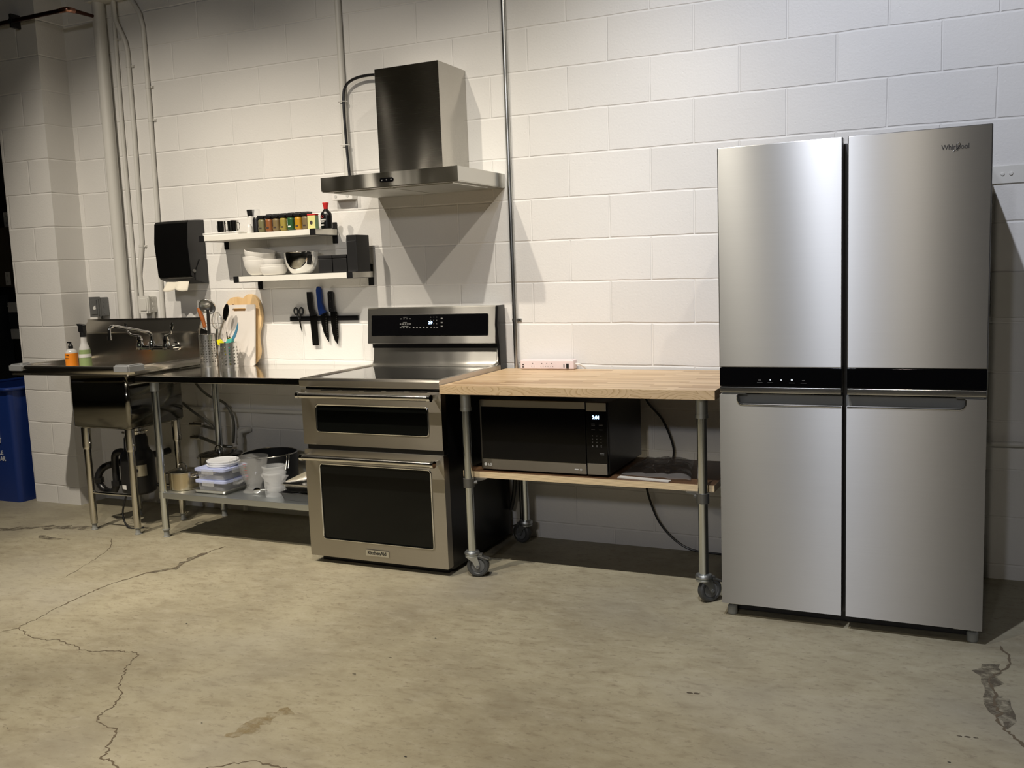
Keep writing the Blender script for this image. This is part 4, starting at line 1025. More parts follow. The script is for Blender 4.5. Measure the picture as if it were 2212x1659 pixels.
for s, cx in ((-1, -1.633), (1, -1.597)):
    bm = bm_new(); add_tube(bm, [(cx+0.0135*math.cos(a)+s*0.001*math.sin(a), -0.021, 1.186+0.020*math.sin(a)) for a in [2*PI*k/22 for k in range(22)]], 0.0042, 8, closed=True)
    add_tube(bm, [(cx-s*0.006, -0.021, 1.168), (-1.613+s*0.002, -0.021, 1.140)], [0.0045, 0.0040], 8); obj('finger_ring', bm, M_black, sc)
    bm = bm_new(); add_tube(bm, [(cx+0.0095*math.cos(a), -0.0215, 1.186+0.0155*math.sin(a)) for a in [2*PI*k/22 for k in range(22)]], 0.0022, 6, closed=True); obj('soft_insert', bm, M_greyloc, sc)
bm = bm_new(); add_prism(bm, [(-1.619, 1.146), (-1.607, 1.146), (-1.601, 1.10), (-1.5985, 1.068), (-1.604, 1.075), (-1.612, 1.11)], 'xz', -0.0225, -0.0195); obj('blade', bm, M_polish, sc)

# ------------------------------------------------------------------ sink
sk = thing('utility_sink', 'stainless commercial sink with a left drainboard and tall backsplash', 'sink', (-2.52, -0.43, 0))
SX0, SX1, SY0, SY1 = -3.175, -2.262, -0.655, -0.125
bm = bm_new()   # deck with bowl opening, slightly dished
add_prism(bm, [(SX0+0.01, SY0+0.01), (SX1-0.01, SY0+0.01), (SX1-0.01, SY1), (SX0+0.01, SY1)], 'xy', 0.897, 0.901, holes=[rrect(-2.735, -2.312, -0.628, -0.245, 0.05)[::-1]])
obj('drainboard', bm, M_sink, sk)
bm = bm_new()   # raised rolled rim on three sides
prof = [(0.0, 0.895), (0.0, 0.928), (0.006, 0.936), (0.016, 0.938), (0.026, 0.934), (0.030, 0.925), (0.030, 0.900), (0.034, 0.888), (0.026, 0.886)]
corners = [((SX0, SY1), (1, 0)), ((SX0, SY0), (1, 1)), ((SX1, SY0), (-1, 1)), ((SX1, SY1), (-1, 0))]
rings = []
for (x, y), (ix, iy) in corners:
    rings.append([bm.verts.new((x+ix*(d-0.006), y+iy*(d-0.006), z)) for d, z in prof])
for A, B in zip(rings, rings[1:]):
    for k in range(len(prof)-1): bm.faces.new((A[k], A[k+1], B[k+1], B[k]))
rm = obj('rolled_rim', bm, M_sink, sk); md = rm.modifiers.new('s', 'SOLIDIFY'); md.thickness = 0.0015
bm = bm_new(); add_tube(bm, [(SX0+0.01, SY0-0.002, 0.890), (SX1-0.01, SY0-0.002, 0.890)], 0.006, 10); obj('rim_edge', bm, M_sink, sk)
bm = bm_new()   # backsplash with angled top return
add_prism(bm, [(SY1, 0.89), (SY1, 1.088), (SY1+0.037, 1.150), (SY1+0.037, 1.166), (SY1+0.043, 1.166), (SY1+0.043, 0.90), (SY1+0.01, 0.89)], 'yz', -3.19, SX1)
add_prism(bm, [(SY1-0.0, 1.080), (SY1-0.004, 1.088), (SY1+0.034, 1.150), (SY1+0.037, 1.146)], 'yz', -3.19, SX1)
obj('backsplash', bm, M_sink, sk)
# bowl
bm = bm_new()
for (r0, r1, z0, z1) in ((0.022, 0.022, 0.897, 0.602), (0.022, 0.016, 0.602, 0.590)):
    ins = 0 if z1 > 0.6 else 0.010
    A = rrect(-2.740, -2.307, -0.640, -0.235, r0, 6); i2 = ins
    B = rrect(-2.740+i2, -2.307-i2, -0.640+i2, -0.235-i2, r1, 6)
    va = [bm.verts.new((a, b, z0)) for a, b in A]; vb = [bm.verts.new((a, b, z1)) for a, b in B]
    for k in range(len(A)): bm.faces.new((va[k], va[(k+1) % len(A)], vb[(k+1) % len(A)], vb[k]))
bm.faces.new(vb)
bw = obj('bowl', bm, M_bowl, sk, smooth=50); md = bw.modifiers.new('s', 'SOLIDIFY'); md.thickness = 0.0015
for x, y in ((-2.690, -0.600), (-2.358, -0.600), (-2.690, -0.272), (-2.345, -0.272)):
    bm = bm_new(); add_tube(bm, [(x, y, 0.038), (x, y, 0.592)], 0.0195, 20); lg = obj('leg', bm, M_stleg, sk)
    bm = bm_new(); add_tube(bm, [(x, y, 0.465), (x, y, 0.480), (x, y, 0.592)], [0.0225, 0.0250, 0.0250], 20)
    add_tube(bm, [(x+0.02, y, 0.50), (x+0.032, y, 0.50)], 0.005, 8); obj('leg_socket', bm, M_stleg, lg)
    bm = bm_new(); add_lathe(bm, (x, y, 0), [(0, 0), (0.018, 0), (0.0185, 0.003), (0.014, 0.010), (0.0135, 0.030), (0.019, 0.036), (0.019, 0.042), (0, 0.042)], 18); obj('foot', bm, M_foot, lg)
for (a, b) in (((-2.675, -0.600, 0.215), (-2.373, -0.600, 0.215)), ((-2.345, -0.285, 0.215), (-2.345, -0.40, 0.215))):
    pass
bm = bm_new(); add_tube(bm, smooth_path([(-2.678, -0.598, 0.224), (-2.66, -0.596, 0.216), (-2.52, -0.594, 0.214), (-2.39, -0.596, 0.216), (-2.370, -0.598, 0.214)]), 0.0085, 12); obj('stretcher', bm, M_chrome, sk)
bm = bm_new(); add_tube(bm, [(-2.676, -0.272, 0.20), (-2.36, -0.272, 0.20)], 0.010, 12); obj('stretcher', bm, M_stleg, sk)
for (cx, cy, s) in ((SX0, SY0, 1), (SX1, SY0, -1)):
    Lp = [(cx-s*0.010, cy-0.012), (cx+s*0.105, cy-0.012), (cx+s*0.105, cy+0.032), (cx+s*0.036, cy+0.032), (cx+s*0.036, cy+0.105), (cx-s*0.010, cy+0.105)]
    bm = bm_new(); add_prism(bm, Lp if s > 0 else Lp[::-1], 'xy', 0.902, 0.945)
    bmesh.ops.dissolve_limit(bm, angle_limit=0.02, verts=bm.verts, edges=bm.edges)
    bmesh.ops.bevel(bm, geom=list(bm.edges), offset=0.007, segments=3, affect='EDGES'); obj('corner_bumper', bm, M_bumper, sk)
# faucet
fy = -0.205
bm = bm_new(); add_tube(bm, [(-2.648, fy, 1.000), (-2.398, fy, 1.000)], 0.0145, 16)
for x in (-2.640, -2.435):
    add_lathe(bm, (x, fy, 0.985), [(0, 0), (0.021, 0.002), (0.025, 0.020), (0.020, 0.038), (0.016, 0.050), (0.020, 0.060), (0.015, 0.075), (0.010, 0.085), (0, 0.087)], 20)
    add_tube(bm, [(x, fy, 1.000), (x, SY1-0.001, 1.000)], 0.012, 14); add_tube(bm, [(x, SY1-0.007, 1.000), (x, SY1-0.0005, 1.000)], 0.026, 18)
add_lathe(bm, (-2.545, fy, 0.985), [(0, 0), (0.018, 0.002), (0.022, 0.020), (0.016, 0.045), (0.0145, 0.055), (0, 0.056)], 20)
fc = obj('faucet', bm, M_chrome, sk)
bm = bm_new(); add_tube(bm, smooth_path([(-2.545, fy, 1.035), (-2.545, fy, 1.070), (-2.548, fy-0.01, 1.085), (-2.556, fy-0.04, 1.096), (-2.60, -0.40, 1.135), (-2.606, -0.43, 1.138), (-2.610, -0.445, 1.125), (-2.611, -0.448, 1.085)]), 0.0095, 14)
add_tube(bm, [(-2.611, -0.448, 1.088), (-2.611, -0.448, 1.063)], 0.0125, 14); obj('spout', bm, M_chrome, fc)
for x, s in ((-2.640, -1), (-2.435, 1)):
    bm = bm_new(); add_tube(bm, smooth_path([(x, fy, 1.068), (x+s*0.03, fy-0.01, 1.072), (x+s*0.058, fy-0.018, 1.084), (x+s*0.072, fy-0.022, 1.108)]), [0.0075]*7+[0.006]*6+[0.0055]*6, 12)
    add_lathe(bm, (0, 0, 0), [(0, -0.026), (0.008, -0.022), (0.0125, -0.008), (0.013, 0.008), (0.009, 0.022), (0, 0.027)], 16, (1.0, 0.30), M=Matrix.Translation((x+s*0.076, fy-0.024, 1.122)) @ Matrix.Rotation(s*0.2, 4, 'Y'))
    obj('wrist_handle', bm, M_chrome, fc)

# disposer
dp = thing('waste_disposer', 'black garbage disposer with a drain trap hanging under the sink bowl', 'disposer', (-2.50, -0.43, 0.35))
bm = bm_new(); add_lathe(bm, (-2.50, -0.43, 0), [(0, 0.185), (0.074, 0.187), (0.092, 0.200), (0.095, 0.22), (0.093, 0.38), (0.090, 0.41), (0.072, 0.435), (0.066, 0.455), (0.064, 0.505), (0.055, 0.525), (0, 0.526)], 32); obj('body', bm, M_black, dp)
bm = bm_new(); add_lathe(bm, (-2.50, -0.43, 0), [(0, 0.525), (0.050, 0.525), (0.056, 0.535), (0.056, 0.545), (0.048, 0.55), (0.048, 0.585), (0, 0.5895)], 28)
for a in (0.3, 2.4, 4.5): add_tube(bm, [(-2.50+0.05*math.cos(a), -0.43+0.05*math.sin(a), 0.54), (-2.50+0.078*math.cos(a), -0.43+0.078*math.sin(a), 0.548)], 0.006, 8)
obj('mounting_ring', bm, M_polish, dp)
bm = bm_new()   # label wrapped on the drum, facing the viewer's side
def wrap_label(a0, a1, z0, z1, r, n=8):
    b = bm_new(); lo = []; hi = []
    for k in range(n+1):
        a = a0+(a1-a0)*k/n; lo.append(b.verts.new((-2.50+r*math.cos(a), -0.43+r*math.sin(a), z0))); hi.append(b.verts.new((-2.50+r*math.cos(a), -0.43+r*math.sin(a), z1)))
    for k in range(n): b.faces.new((lo[k], lo[k+1], hi[k+1], hi[k]))
    return b
bm.free()
lb = obj('name_label', wrap_label(-1.0, -0.25, 0.296, 0.360, 0.0957), M_alu, dp)
obj('rating_label', wrap_label(-1.95, -1.55, 0.225, 0.249, 0.0967), M_labelw, dp)
bm = bm_new(); add_lathe(bm, (0, 0, 0), [(0, 0), (0.011, 0), (0.011, 0.001), (0, 0.001)], 16, M=Matrix.Translation((-2.50+0.0960*math.cos(-0.85), -0.43+0.0960*math.sin(-0.85), 0.331)) @ Matrix.Rotation(-0.85+PI/2, 4, 'Z') @ Matrix.Rotation(PI/2, 4, 'X')); obj('label_mark', bm, M_black, dp)
bm = bm_new(); add_tube(bm, smooth_path([(-2.565, -0.455, 0.42), (-2.60, -0.46, 0.425), (-2.640, -0.46, 0.40), (-2.645, -0.46, 0.30), (-2.648, -0.46, 0.235), (-2.675, -0.46, 0.19), (-2.725, -0.46, 0.185), (-2.775, -0.46, 0.215), (-2.790, -0.46, 0.265), (-2.770, -0.44, 0.315), (-2.730, -0.40, 0.335), (-2.70, -0.30, 0.34), (-2.69, -0.10, 0.34), (-2.69, -0.002, 0.34)]), 0.0205, 14)
for p in ((-2.645, -0.46, 0.24), (-2.787, -0.46, 0.25)): add_tube(bm, [(p[0], p[1], p[2]-0.014), (p[0], p[1], p[2]+0.014)], 0.029, 10)
obj('drain_trap', bm, M_black, dp)
bm = bm_new(); add_tube(bm, smooth_path([(-2.53, -0.48, 0.205), (-2.56, -0.49, 0.15), (-2.575, -0.50, 0.06), (-2.50, -0.53, 0.006), (-2.42, -0.50, 0.006)]), 0.0055, 8); obj('power_cord', bm, M_black, dp)
bm = bm_new(); add_tube(bm, smooth_path([(-2.44, -0.38, 0.23), (-2.36, -0.34, 0.205), (-2.25, -0.22, 0.205), (-2.18, -0.10, 0.20), (-2.15, -0.02, 0.20)]), 0.0065, 10); obj('outlet_pipe', bm, M_black, dp)

# hoses under the sink
def hose(pts, r, label, mat=M_hose):
    bm = bm_new(); add_tube(bm, smooth_path(pts), r, 10)
    o = thing('supply_hose', label, 'hose', tuple(pts[0])); obj('hose', bm, mat, o); return o
hose([(-2.43, -0.06, 0.86), (-2.36, -0.06, 0.76), (-2.28, -0.06, 0.70), (-2.18, -0.05, 0.66), (-2.13, -0.05, 0.60), (-2.115, -0.05, 0.53), (-2.13, -0.05, 0.42)], 0.008, 'braided water hose curving down behind the prep table leg')
h2 = hose([(-2.45, -0.10, 0.66), (-2.36, -0.12, 0.615), (-2.28, -0.12, 0.57), (-2.22, -0.10, 0.515), (-2.30, -0.05, 0.505), (-2.40, -0.02, 0.512)], 0.008, 'short braided hose running to the upper shutoff valve under the sink')
h3 = hose([(-2.46, -0.03, 0.443), (-2.38, -0.06, 0.448), (-2.28, -0.08, 0.43), (-2.18, -0.08, 0.405), (-2.13, -0.06, 0.40)], 0.010, 'lower grey hose leaving the bottom shutoff valve under the sink')
for z, h in ((0.525, h2), (0.445, h3)):
    bm = bm_new(); add_tube(bm, [(-2.42, -0.002, z), (-2.42, -0.055, z)], 0.013, 12); add_box(bm, -2.445, -2.345, -0.07, -0.05, z-0.010, z+0.010, 0.004); obj('valve', bm, M_polish, h)

# bottles on the drainboard
so = thing('soap_bottle', 'orange-labelled pump soap bottle on the sink drainboard', 'bottle', (-2.962, -0.420, 0.901))
L = (-2.962, -0.420, 0.901)
bm = bm_new(); add_lathe(bm, L, [(0, 0), (0.032, 0), (0.034, 0.004), (0.034, 0.085), (0.031, 0.098), (0.020, 0.108), (0.013, 0.112), (0, 0.112)], 28); obj('body', bm, M_soapb, so)
bm = bm_new(); add_lathe(bm, L, [(0.0345, 0.006), (0.0350, 0.008), (0.0350, 0.084), (0.0345, 0.086)], 28); lb = obj('label', bm, M_orange, so)
bm = bm_new(); add_box(bm, -2.965, -2.945, -0.4560, -0.452, 0.976, 0.980); add_box(bm, -2.972, -2.950, -0.4560, -0.452, 0.957, 0.960); obj('label_print', bm, M_slot, lb)
bm = bm_new(); add_lathe(bm, L, [(0, 0.112), (0.0135, 0.112), (0.0135, 0.128), (0.007, 0.136), (0.005, 0.152), (0, 0.153)], 18); add_box(bm, L[0]-0.020, L[0]+0.006, L[1]-0.008, L[1]+0.005, L[2]+0.144, L[2]+0.153, 0.003); obj('pump', bm, M_black, so)
L = (-2.868, -0.405, 0.901)
sp = thing('spray_bottle', 'green-labelled spray cleaner bottle on the sink drainboard beside the soap', 'bottle', L)
bm = bm_new(); add_lathe(bm, L, [(0, 0), (0.032, 0), (0.034, 0.004), (0.0335, 0.05), (0.030, 0.105), (0.029, 0.115), (0.021, 0.135), (0.0175, 0.150), (0.0165, 0.180), (0, 0.181)], 28); obj('body', bm, M_soapb, sp)
bm = bm_new(); add_lathe(bm, L, [(0.0345, 0.004), (0.0348, 0.006), (0.0342, 0.05), (0.0310, 0.103), (0.0305, 0.105)], 28); lb = obj('label', bm, M_green, sp)
bm = bm_new(); add_lathe(bm, L, [(0.0345, 0.060), (0.0344, 0.062), (0.0335, 0.078), (0.0330, 0.080)], 28); obj('label_band', bm, M_labelw, lb)
bm = bm_new(); add_tube(bm, [(L[0], L[1], L[2]+0.180), (L[0], L[1], L[2]+0.205)], 0.0185, 18)
add_prism(bm, [(L[0]-0.013, L[2]+0.203), (L[0]+0.017, L[2]+0.203), (L[0]+0.014, L[2]+0.235), (L[0]+0.017, L[2]+0.245), (L[0]+0.006, L[2]+0.252), (L[0]-0.034, L[2]+0.256), (L[0]-0.032, L[2]+0.246), (L[0]-0.022, L[2]+0.238), (L[0]-0.026, L[2]+0.215), (L[0]-0.024, L[2]+0.210)], 'xz', L[1]-0.011, L[1]+0.011); obj('trigger_head', bm, M_black, sp)

# ------------------------------------------------------------------ prep table
pt = thing('prep_table', 'stainless steel prep table with a galvanised undershelf between sink and range', 'table', (-1.69, -0.32, 0))
bm = bm_new(); add_box(bm, -2.258, -1.106, -0.622, -0.004, 0.868, 0.884, 0.002)
add_box(bm, -2.258, -1.106, -0.626, -0.615, 0.850, 0.884, 0.004); add_box(bm, -2.260, -2.250, -0.622, -0.01, 0.850, 0.880, 0.002)
obj('tabletop', bm, M_prep, pt)
bm = bm_new(); add_box(bm, -2.2, -1.15, -0.36, -0.30, 0.835, 0.867); obj('hat_channel', bm, M_galv, pt)
bm = bm_new(); add_box(bm, -2.145, -1.112, -0.606, -0.10, 0.246, 0.251, 0.001); add_box(bm, -2.145, -1.112, -0.609, -0.600, 0.218, 0.2505, 0.003); obj('undershelf', bm, M_galv, pt)
for x, y in ((-2.158, -0.590), (-1.135, -0.590), (-2.158, -0.135), (-1.135, -0.135)):
    bm = bm_new(); add_tube(bm, [(x, y, 0.040), (x, y, 0.868)], 0.0195, 20); lg = obj('leg', bm, M_galvtube, pt)
    bm = bm_new(); add_tube(bm, [(x, y, 0.216), (x, y, 0.254)], 0.0222, 20); obj('shelf_collar', bm, M_galvtube, lg)
    bm = bm_new(); add_tube(bm, [(x, y, 0.800), (x, y, 0.867)], 0.0235, 20); obj('leg_socket', bm, M_galv, lg)
    bm = bm_new(); add_lathe(bm, (x, y, 0), [(0, 0), (0.018, 0), (0.0185, 0.003), (0.0145, 0.010), (0.015, 0.034), (0.021, 0.040), (0.021, 0.046), (0, 0.046)], 18); obj('foot', bm, M_foot, lg)

# utensil holders
ZP = 0.884
M_perf1 = perforated('perforated_steel_a', (0.74, 0.73, 0.70), None, 0.052, 9, 20, 0.0034, 0.022, 0.0150, 4)
M_perf2 = perforated('perforated_steel_b', (0.74, 0.73, 0.70), None, 0.048, 6, 12, 0.0052, 0.014, 0.0185, 4)
def holder(loc, r, h, mat, label):
    bm = bm_new(); add_lathe(bm, (0, 0, 0), [(0, 0), (r-0.001, 0), (r, 0.002), (r, h)], 40)
    o = obj('utensil_holder', bm, mat, None, 50); o.location = loc; o['_o'] = tuple(loc); o['label'] = label; o['category'] = 'utensil holder'
    b = bm_new(); add_tube(b, [(r*math.cos(a)+loc[0], r*math.sin(a)+loc[1], h+loc[2]) for a in [2*PI*k/40 for k in range(40)]], 0.0016, 8, closed=True); obj('rim', b, M_chrome, o)
    return o
holder((-2.190, -0.128, ZP), 0.052, 0.186, M_perf1, 'taller perforated steel utensil holder beside the sink')
holder((-1.985, -0.190, ZP), 0.048, 0.142, M_perf2, 'shorter perforated steel utensil holder in front of the white cutting board')
# utensils
ut = thing('turner', 'spatula with an orange wooden handle in the taller holder', 'spatula', (-2.20, -0.13, 1.00))
bm = bm_new(); add_tube(bm, smooth_path([(-2.235, -0.135, 1.222), (-2.224, -0.135, 1.190), (-2.212, -0.133, 1.155), (-2.200, -0.133, 1.108)]), [0.0105]*3+[0.0125]*10+[0.011]*6, 12); obj('handle', bm, M_hwood, ut)
bm = bm_new(); add_tube(bm, [(-2.200, -0.133, 1.11), (-2.165, -0.13, 0.93)], 0.004, 8)
add_box(bm, -2.225, -2.175, -0.150, -0.147, 1.05, 1.10, rot=Matrix.Rotation(0.3, 4, 'Y')); obj('blade', bm, M_polish, ut)
ut = thing('ladle', 'steel soup ladle standing bowl-up in the taller holder', 'ladle', (-2.15, -0.14, 1.0))
bm = bm_new(); add_lathe(bm, (0, 0, 0), bowl_prof(0.050, 0.038, 0.008, 0.0015), 32, M=Matrix.Translation((-2.158, -0.128, 1.246)) @ Matrix.Rotation(-0.45, 4, 'Y') @ Matrix.Rotation(2.15, 4, 'X')); obj('cup', bm, M_ladle, ut)
bm = bm_new(); add_box(bm, -2.170, -2.146, -0.150, -0.146, 0.93, 1.215, 0.0008, rot=Matrix.Rotation(0.03, 4, 'Y')); obj('handle', bm, M_ladle, ut)
ut = thing('whisk', 'wire whisk standing loops-up in the taller holder', 'whisk', (-2.13, -0.115, 1.0))
bm = bm_new()
for k in range(5):
    a = PI*k/5; pts = []
    for j in range(15):
        t = j/14; ang = PI*t; rr = 0.030*math.sin(ang)**0.8
        s = 1 if True else -1
        pts.append((math.cos(a)*0.030*math.sin(ang*1.0)*(1 if t < 0.5 else 1), 0, 0))
    loop = []
    for j in range(21):
        th = -PI/2+0.25+(2*PI-0.5)*j/20
        rx = 0.030*math.cos(th); z = 1.145+0.050*math.sin(th)
        loop.append((-2.125+rx*math.cos(a), -0.115+rx*math.sin(a), z))
    add_tube(bm, loop, 0.0011, 6)
obj('wires', bm, M_chrome, ut)
bm = bm_new(); add_tube(bm, [(-2.125, -0.115, 1.100), (-2.150, -0.118, 0.93)], 0.007, 10); obj('handle', bm, M_polish, ut)
ut = thing('serving_spoon', 'dark steel serving spoon leaning right in the taller holder', 'spoon', (-2.10, -0.12, 1.0))
bm = bm_new(); add_lathe(bm, (0, 0, 0), [(0, -0.055), (0.012, -0.045), (0.021, -0.015), (0.021, 0.015), (0.012, 0.040), (0, 0.052)], 20, (1, 0.22), M=Matrix.Translation((-2.042, -0.128, 1.195)) @ Matrix.Rotation(0.28, 4, 'Y')); obj('bowl', bm, M_blade, ut)
bm = bm_new(); add_tube(bm, [(-2.055, -0.128, 1.15), (-2.085, -0.128, 1.10), (-2.145, -0.128, 0.92)], [0.004, 0.005, 0.004], 8); obj('handle', bm, M_polish, ut)
ut = thing('spatula', 'yellow silicone spatula in the shorter holder', 'spatula', (-2.02, -0.19, 0.95))
bm = bm_new(); add_prism(bm, [(-2.040, 1.042), (-2.020, 1.048), (-2.000, 1.030), (-1.993, 1.008), (-2.012, 1.004), (-2.036, 1.020)], 'xz', -0.222, -0.210); obj('head', bm, M_yellow, ut)
bm = bm_new(); add_tube(bm, [(-2.015, -0.214, 1.03), (-1.985, -0.19, 0.90)], 0.004, 8); obj('shaft', bm, M_yellow, ut)
ut = thing('paring_knife', 'blue-bladed knife with a teal handle in the shorter holder', 'knife', (-1.96, -0.19, 0.95))
bm = bm_new(); add_prism(bm, [(-1.957, 1.046), (-1.930, 1.085), (-1.902, 1.140), (-1.905, 1.105), (-1.925, 1.062), (-1.944, 1.038)], 'xz', -0.196, -0.192); obj('blade', bm, M_blueknife, ut)
bm = bm_new(); add_prism(bm, [(-1.995, 1.022), (-1.978, 1.046), (-1.945, 1.050), (-1.950, 1.030), (-1.972, 1.014)], 'xz', -0.206, -0.186); add_tube(bm, [(-1.975, -0.195, 1.03), (-1.998, -0.19, 0.90)], 0.006, 8); obj('handle', bm, M_teal, ut)
ut = thing('can_opener', 'steel can opener tip sticking out of the shorter holder', 'can opener', (-1.99, -0.17, 0.95))
bm = bm_new(); add_prism(bm, [(-2.008, 1.085), (-2.003, 1.086), (-1.998, 1.05), (-1.985, 1.06), (-1.975, 1.05), (-1.970, 1.03), (-2.000, 0.98), (-2.006, 0.98)], 'xz', -0.176, -0.172); obj('body', bm, M_polish, ut)
# cutting boards (leaning)
wl = [(-2.140, 1.00), (-2.150, 1.15), (-2.132, 1.225), (-2.098, 1.266), (-2.053, 1.276), (-2.005, 1.268), (-1.985, 1.280), (-1.960, 1.290), (-1.918, 1.281), (-1.885, 1.240), (-1.868, 1.172), (-1.872, 1.12), (-1.890, 1.060), (-1.888, 1.01), (-1.882, 0.965), (-1.892, 0.925), (-1.925, 0.890), (-1.96, 0.885), (-2.1, 0.885), (-2.14, 0.92)]
def closed_smooth(P, n=4):
    out = []; m = len(P)
    for i in range(m):
        p0, p1, p2, p3 = (Vector(P[(i-1) % m]), Vector(P[i]), Vector(P[(i+1) % m]), Vector(P[(i+2) % m]))
        for k in range(n):
            t = k/n; q = 0.5*((2*p1)+(-p0+p2)*t+(2*p0-5*p1+4*p2-p3)*t*t+(-p0+3*p1-3*p2+p3)*t**3); out.append((q.x, q.y))
    return out
bm = bm_new(); add_prism(bm, closed_smooth(wl), 'xz', -0.060, -0.042, holes=[circ(-2.073, 1.222, 0.014, 16)[::-1]])
for v in bm.verts: v.co.y += (v.co.z-0.885)*0.09
single('cutting_board', bm, M_board, 'wavy-edged bamboo cutting board leaning on the wall behind the white board', 'cutting board', (-2.0, -0.05, 0.884))
bm = bm_new(); add_prism(bm, rrect(-2.125, -1.888, 0.885, 1.232, 0.010), 'xz', -0.100, -0.090, holes=[rrect(-2.05, -1.952, 1.196, 1.212, 0.007)[::-1]])
for v in bm.verts: v.co.y += (v.co.z-0.885)*0.11
single('cutting_board', bm, M_poly, 'white plastic cutting board leaning in front of the bamboo board', 'cutting board', (-2.0, -0.095, 0.884))

# ------------------------------------------------------------------ undershelf goods
ZS = 0.2512
def pot(name, loc, r, h, label, body, lidm, knob=True, handles=True, lidh=0.02):
    t = thing(name, label, 'pot', loc)
    bm = bm_new(); add_lathe(bm, loc, [(0, 0), (r-0.006, 0), (r, 0.006), (r, h), (r+0.003, h+0.001), (r-0.003, h), (r-0.003, 0.008), (0, 0.006)], 40); obj('body', bm, body, t)
    if lidm:
        bm = bm_new(); add_lathe(bm, (loc[0], loc[1], loc[2]+h+0.001), [(r+0.001, 0), (r+0.001, 0.004), (r*0.85, 0.010), (r*0.5, lidh*0.85), (0, lidh), ], 40); l = obj('lid', bm, lidm, t)
        bm = bm_new()
        pts = [(loc[0]-0.030, loc[1]-0.01, loc[2]+h+lidh-0.004), (loc[0]-0.024, loc[1]-0.01, loc[2]+h+lidh+0.022), (loc[0], loc[1]-0.01, loc[2]+h+lidh+0.032), (loc[0]+0.024, loc[1]-0.01, loc[2]+h+lidh+0.022), (loc[0]+0.030, loc[1]-0.01, loc[2]+h+lidh-0.004)]
        add_tube(bm, smooth_path(pts), 0.0034, 10); obj('knob', bm, M_chrome, l)
    if handles:
        for s in (-1, 1):
            bm = bm_new(); zz = loc[2]+h*0.82
            add_tube(bm, smooth_path([(loc[0]+s*(r-0.002), loc[1]-0.03, zz), (loc[0]+s*(r+0.028), loc[1]-0.028, zz+0.004), (loc[0]+s*(r+0.028), loc[1]+0.028, zz+0.004), (loc[0]+s*(r-0.002), loc[1]+0.03, zz)]), 0.0042, 8); obj('handle', bm, M_polish, t)
    return t
M_potgold = plain('tarnished_steel', (0.72, 0.63, 0.46), 0.22, 1.0)
pot('saucepan', (-2.095, -0.490, ZS), 0.083, 0.094, 'small covered saucepan at the left end of the undershelf', M_potgold, M_polish)
pot('stockpot', (-2.030, -0.270, ZS), 0.120, 0.150, 'covered steel stockpot behind the plastic containers', M_polish, M_potlid)
t = pot('cooking_pot', (-1.715, -0.230, ZS), 0.150, 0.165, 'large open dark pot behind the clear pitcher', M_nonstick, None, handles=False)
bm = bm_new(); add_tube(bm, [(-1.715+0.150*math.cos(a), -0.230+0.150*math.sin(a), ZS+0.166) for a in [2*PI*k/48 for k in range(48)]], 0.003, 8, closed=True); obj('rolled_rim', bm, M_polish, t)
for k in (0, 1): 
    bm = bm_new(); add_tube(bm, smooth_path([(-1.572, -0.28+k*0.02, ZS+0.09), (-1.545, -0.30+k*0.02, ZS+0.150), (-1.56, -0.28+k*0.02, ZS+0.172)]), 0.003, 8); obj('handle', bm, M_polish, t)
# sheet pan, containers, lids
def tray_bm(x0, x1, y0, y1, z0, h, fl, th=0.0015):
    bm = bm_new()
    A = rrect(x0+fl, x1-fl, y0+fl, y1-fl, 0.012); B = rrect(x0, x1, y0, y1, 0.016); C = rrect(x0-0.008, x1+0.008, y0-0.008, y1+0.008, 0.02)
    L = [[bm.verts.new((a, b, z)) for a, b in P] for P, z in ((A, z0), (B, z0+h), (C, z0+h), (C, z0+h-th), (B, z0+h-th*1.5))]
    bm.faces.new(L[0])
    for P, Q in zip(L, L[1:]):
        for k in range(len(P)): bm.faces.new((P[k], P[(k+1) % len(P)], Q[(k+1) % len(P)], Q[k]))
    return bm
def solid(o, t=0.0012):
    m = o.modifiers.new('s', 'SOLIDIFY'); m.thickness = t; return o
solid(single('sheet_pan', tray_bm(-1.965, -1.745, -0.570, -0.350, ZS+0.0012, 0.022, 0.010), M_alu, 'small aluminium sheet pan under the plastic food containers', 'pan', (-1.82, -0.45, ZS)))
def container(z, label):
    t = thing('food_container', label, 'container', (-1.855, -0.46, z))
    bm = bm_new(); 
    A = rrect(-1.945, -1.765, -0.548, -0.382, 0.018); B = rrect(-1.953, -1.757, -0.556, -0.372, 0.02)
    va = [bm.verts.new((a, b, z)) for a, b in A]; vb = [bm.verts.new((a, b, z+0.048)) for a, b in B]
    bm.faces.new(va[::-1])
    for k in range(len(A)): bm.faces.new((va[k], va[(k+1) % len(A)], vb[(k+1) % len(A)], vb[k]))
    solid(obj('box', bm, M_trans, t), 0.0015)
    bm = bm_new(); add_prism(bm, rrect(-1.961, -1.749, -0.564, -0.364, 0.022), 'xy', z+0.046, z+0.058); add_prism(bm, rrect(-1.942, -1.768, -0.545, -0.385, 0.018), 'xy', z+0.0585, z+0.061); l = obj('lid', bm, M_lid, t)
    for (a, b, c, d) in ((-1.90, -1.82, -0.5685, -0.5645), (-1.7485, -1.7445, -0.50, -0.41)):
        bm = bm_new(); add_box(bm, a, b, c, d, z+0.030, z+0.056, 0.001); obj('latch', bm, M_trans, l)
    return t
container(ZS+0.012, 'lower of the two clip-lid plastic containers stacked on the sheet pan')
container(ZS+0.075, 'upper of the two clip-lid plastic containers, under the round lids')
